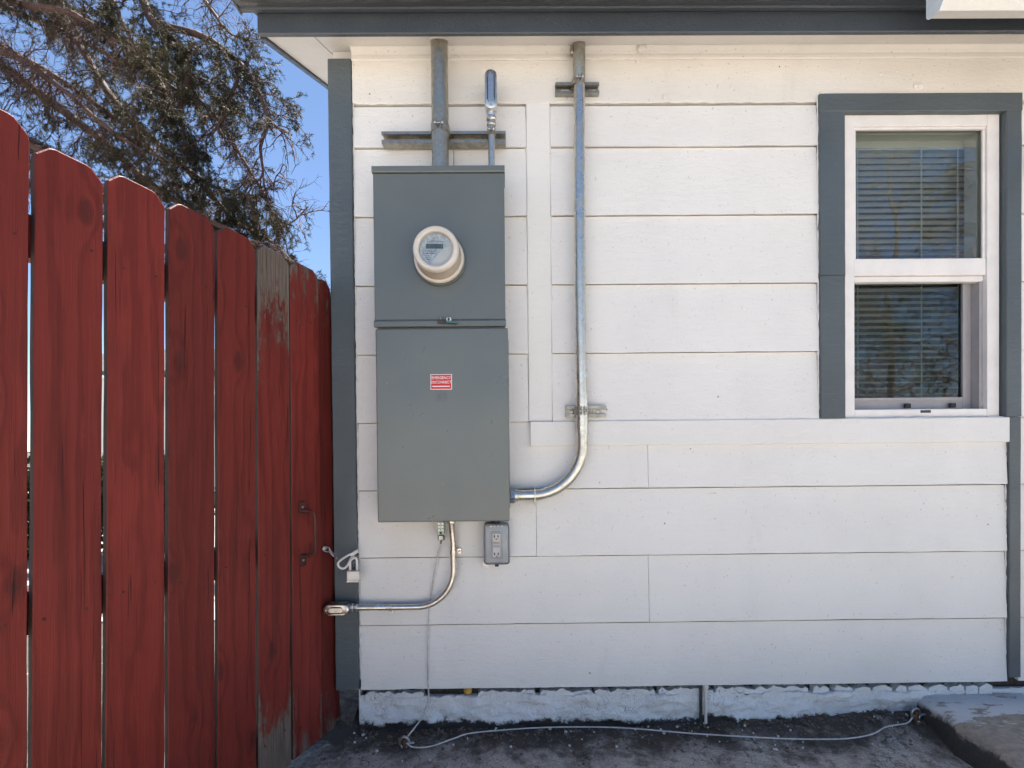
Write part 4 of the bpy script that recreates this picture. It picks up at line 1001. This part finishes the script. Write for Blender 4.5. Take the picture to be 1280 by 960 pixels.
def mesh_np(name, V, F, m, parent):
    me = bpy.data.meshes.new(name); me.vertices.add(len(V)); me.vertices.foreach_set('co', np.asarray(V, 'f').ravel())
    F = np.asarray(F, 'i'); me.loops.add(F.size); me.loops.foreach_set('vertex_index', F.ravel())
    me.polygons.add(len(F)); me.polygons.foreach_set('loop_start', np.arange(len(F), dtype='i')*4)
    try: me.polygons.foreach_set('loop_total', np.full(len(F), 4, 'i'))
    except Exception: pass
    me.update(calc_edges=True); me.validate(); me.materials.append(m)
    o = bpy.data.objects.new(name, me); C.objects.link(o); o.parent = parent; return o
TRK = (-7.4, 3.8)
LIMBS = [
 ([(-5.768,3.4,5.462),(-4.666,3.1,4.661),(-3.882,2.9,4.061),(-3.147,2.7,3.461),(-2.388,2.5,3.004),(-1.96,2.4,2.856)],.06,.012,.35),
 ([(-5.233,2.9,4.52),(-4.468,2.8,4.002),(-3.942,2.7,3.683),(-3.437,2.6,3.233),(-3.017,2.5,2.904)],.05,.012,.25),
 ([(-5.192,3.6,6.487),(-4.519,3.4,5.458),(-3.879,3.2,4.568),(-3.116,3.0,3.886),(-2.475,2.8,3.263),(-2.096,2.7,3.075),(-1.626,2.6,2.664)],.05,.006,.7),
 ([(-3.853,3.2,6.009),(-3.365,3.0,5.2),(-2.961,2.9,4.797),(-2.928,2.8,4.29),(-2.874,2.8,3.919),(-2.722,2.7,3.625)],.055,.012,.8),
 ([(-3.365,3.0,5.2),(-2.844,2.9,4.978),(-2.455,2.8,4.621),(-2.225,2.7,4.255),(-2.119,2.7,4.015),(-1.945,2.6,3.864)],.035,.01,.8),
 ([(-2.155,2.7,4.036),(-2.175,2.6,3.759),(-2.15,2.6,3.545),(-2.229,2.5,3.373)],.018,.006,1.0),
 ([(-2.455,2.8,4.621),(-2.464,2.7,4.292),(-2.514,2.6,3.938),(-2.63,2.6,3.832)],.018,.006,1.0),
 ([(-2.096,2.7,3.075),(-1.927,2.7,3.154),(-1.779,2.7,3.285)],.01,.004,.8),
 ([(-5.399,3.0,5.514),(-4.444,2.8,5.197),(-3.882,2.7,4.985),(-3.412,2.6,4.651),(-2.892,2.5,4.154)],.045,.01,.5),
 ([(-4.967,2.6,4.657),(-4.237,2.5,4.506),(-3.827,2.5,4.228),(-3.206,2.4,3.713),(-2.802,2.3,3.451)],.04,.008,.3),
 ([(-3.419,3.4,6.285),(-2.961,3.2,5.567),(-2.686,3.1,5.163),(-2.417,3.0,4.965)],.03,.008,.9),
 ([(-3.821,2.6,5.498),(-3.466,2.5,5.055),(-3.192,2.4,4.491),(-2.927,2.4,4.152),(-2.764,2.3,3.749)],.03,.008,.8),
 ([(-6.015,3.6,4.246),(-4.967,3.4,3.875),(-4.141,3.3,3.406),(-3.26,3.2,3.033),(-2.357,3.0,2.756),(-1.775,2.9,2.664)],.05,.008,.6),
 ([(-6.621,4.2,7.081),(-5.304,4.0,6.327),(-4.219,3.9,5.687),(-3.348,3.8,4.886),(-2.768,3.7,4.019),(-2.448,3.6,3.354)],.05,.008,.9),
 ([(-6.856,4.4,6.49),(-5.501,4.2,5.643),(-4.476,4.1,4.902),(-3.667,4.0,4.089),(-3.063,3.9,3.39)],.05,.008,.8),
 ([(-7.499,5.0,7.548),(-5.997,5.0,6.786),(-4.847,4.9,6.164),(-4.036,4.8,5.98),(-3.512,4.8,5.555)],.05,.008,.8),
 ([(-7.102,4.6,5.336),(-5.891,4.5,4.962),(-5.193,4.5,4.453),(-4.524,4.4,3.798)],.05,.008,.7),
 ([(-3.194,3.0,3.887),(-2.753,2.9,3.562),(-2.324,2.8,3.396),(-2.137,2.8,3.469),(-1.948,2.8,3.654)],.016,.004,1.0),
]
LL = []
for pts, r0, r1, f in LIMBS:
    p0 = pts[0]
    if p0[0] < -4.9: pts = [(TRK[0]+.1, TRK[1], p0[2]+.6)] + pts
    elif p0[2] > 5.3: pts = [(TRK[0]+.1, TRK[1], p0[2]+1.7), (p0[0]-1.6, p0[1]+.2, p0[2]+1.2)] + pts
    LL.append((pts, r0, r1, f))
def tree(name, label, limbs, loc, trunk_h, trunk_r, seed, leafm, bark, group=None, **kw):
    TV, TF, NV = grow(limbs, seed, **kw)
    t = thing(name, label, 'tree', loc, group=group)
    b = nb(); rr = random.Random(seed); n = 14
    pts = [(.06*math.sin(i*1.3+seed) if i else 0, .05*math.cos(i*1.7+seed) if i else 0, -.1+(trunk_h+.1)*i/n) for i in range(n+1)]
    tube(b, pts, [trunk_r*(1.35 if i == 0 else 1.0)*(1-.85*i/n) for i in range(n+1)], 12)
    obj('trunk', b, bark, t, True, off=False)
    off = np.array(loc)
    mesh_np('limbs', np.concatenate(TV)-off, np.concatenate(TF), bark, t)
    V = np.concatenate(NV)-off; mesh_np('crown', V, np.arange(len(V)).reshape(-1, 4), leafm, t)
    print(name, 'limb faces', sum(len(a) for a in TF), 'leaf faces', len(V)//4)
tree('spruce_tree', 'big spruce with brown limbs and sparse needles rising behind the gate', LL, (TRK[0], TRK[1], 0), 10, .24, 1, NEEDLE, BARK)
# yard trees on the street side; they show as reflections in the window glass
def yard_tree(x, y, h, seed, label, nl=26, leafy=2.0, barkm=None):
    barkm = barkm or BARKP
    rr = random.Random(seed); limbs = []
    for i in range(nl):
        z0 = h*(.18+.72*i/nl); a = i*2.4+rr.uniform(-.4, .4); L = h*.34*(1.1-.8*(z0/h))+.5
        p = [(x, y, z0)]
        for k in (1, 2, 3): p.append((x+L*k/3*math.cos(a+.12*k), y+L*k/3*math.sin(a+.12*k), z0+L*k/3*.55-.03*k*k))
        limbs.append((p, .022*(1.2-z0/h), .004, .75))
    tree('yard_tree', label, limbs, (x, y, 0), h, .085, seed, LEAF, barkm, group='yard trees mirrored in the window', needle=(.03, .055), twig_step=.10, dens=(0, leafy, leafy), wide=.02, levels=3, fan=(1.1, .5), tl=(.5, 1.3), xmin=None)
yard_tree(7.6, -7.8, 7.5, 21, 'taller bare yard tree mirrored in the window glass', 26, 1.5)
yard_tree(5.0, -6.4, 4.4, 23, 'low bare yard tree mirrored in the lower window pane', 20, 3.0)
yard_tree(12.5, -10.5, 9.5, 22, 'dark leafy yard tree mirrored behind the bare ones in the glass', 30, 30.0, BARK)

# ------------------------------------------------------------------ pale neighbouring shed seen through the picket gaps
t = thing('garden_shed', 'pale neighbouring shed glimpsed through the gaps between the red pickets', 'shed', (-4.2, 8.2, 0))
b = nb(); box(b, -8.5, -1.4, 8.0, 10.5, 0, 2.5); obj('wall', b, WHITE2, t)
b = nb(); prism(b, [(7.7, 2.5), (9.25, 3.2), (10.8, 2.5), (10.8, 2.58), (9.25, 3.3), (7.7, 2.58)], -8.7, -1.2); obj('roof', b, SHING, t)
b = nb(); box(b, -4.6, -3.6, 7.96, 7.999, 0.02, 2.05, .01); dr_ = obj('door', b, GREY, t)
b = nb(); lathe(b, [(.03, 7.90), (.03, 7.955)], (-3.7, 0, 1.0), 'Y', 12); obj('handle', b, STEEL, dr_)

# ------------------------------------------------------------------ dark shrubs in the side yard, glimpsed through the gaps
def shrub(x, y, h, rx, seed, label):
    t = thing('evergreen_shrub', label, 'shrub', (x, y, 0), group='evergreen shrubs behind the gate')
    rng = np.random.default_rng(seed); n = 9000
    d = rng.normal(size=(n, 3)); d /= np.linalg.norm(d, axis=1)[:, None]; rad = rng.random(n)**.4*(1+.18*np.sin(d[:, 0]*5+seed)*np.cos(d[:, 2]*6))
    p = d*rad[:, None]*np.array((rx, rx*.7, h*.52))+np.array((0, 0, h*.5)); p[:, 2] = np.abs(p[:, 2])
    a = rng.normal(size=(n, 3)); a /= np.linalg.norm(a, axis=1)[:, None]; b2 = np.cross(a, rng.normal(size=(n, 3))); b2 /= np.linalg.norm(b2, axis=1)[:, None]
    a *= .035; b2 *= .014
    V = np.stack([p-a*.5, p+b2, p+a, p-b2], 1).reshape(-1, 3); mesh_np('crown', V, np.arange(4*n).reshape(-1, 4), NEEDLE, t)
    b = nb()
    for k in range(5): tube(b, [(0, 0, -.03), (.12*math.cos(k*1.3), .12*math.sin(k*1.3), h*.35), (rx*.5*math.cos(k*1.3), rx*.4*math.sin(k*1.3), h*.8)], [.02, .014, .005], 6)
    obj('stems', b, BARK, t, True, off=False)
shrub(-3.55, 3.0, 1.12, .62, 3, 'dark evergreen shrub nearest the house, behind the red gate')
shrub(-4.55, 3.1, 1.05, .60, 4, 'dark evergreen shrub behind the widest gap of the red gate')
shrub(-5.55, 3.0, 1.15, .62, 5, 'dark evergreen shrub farthest from the house, behind the red gate')
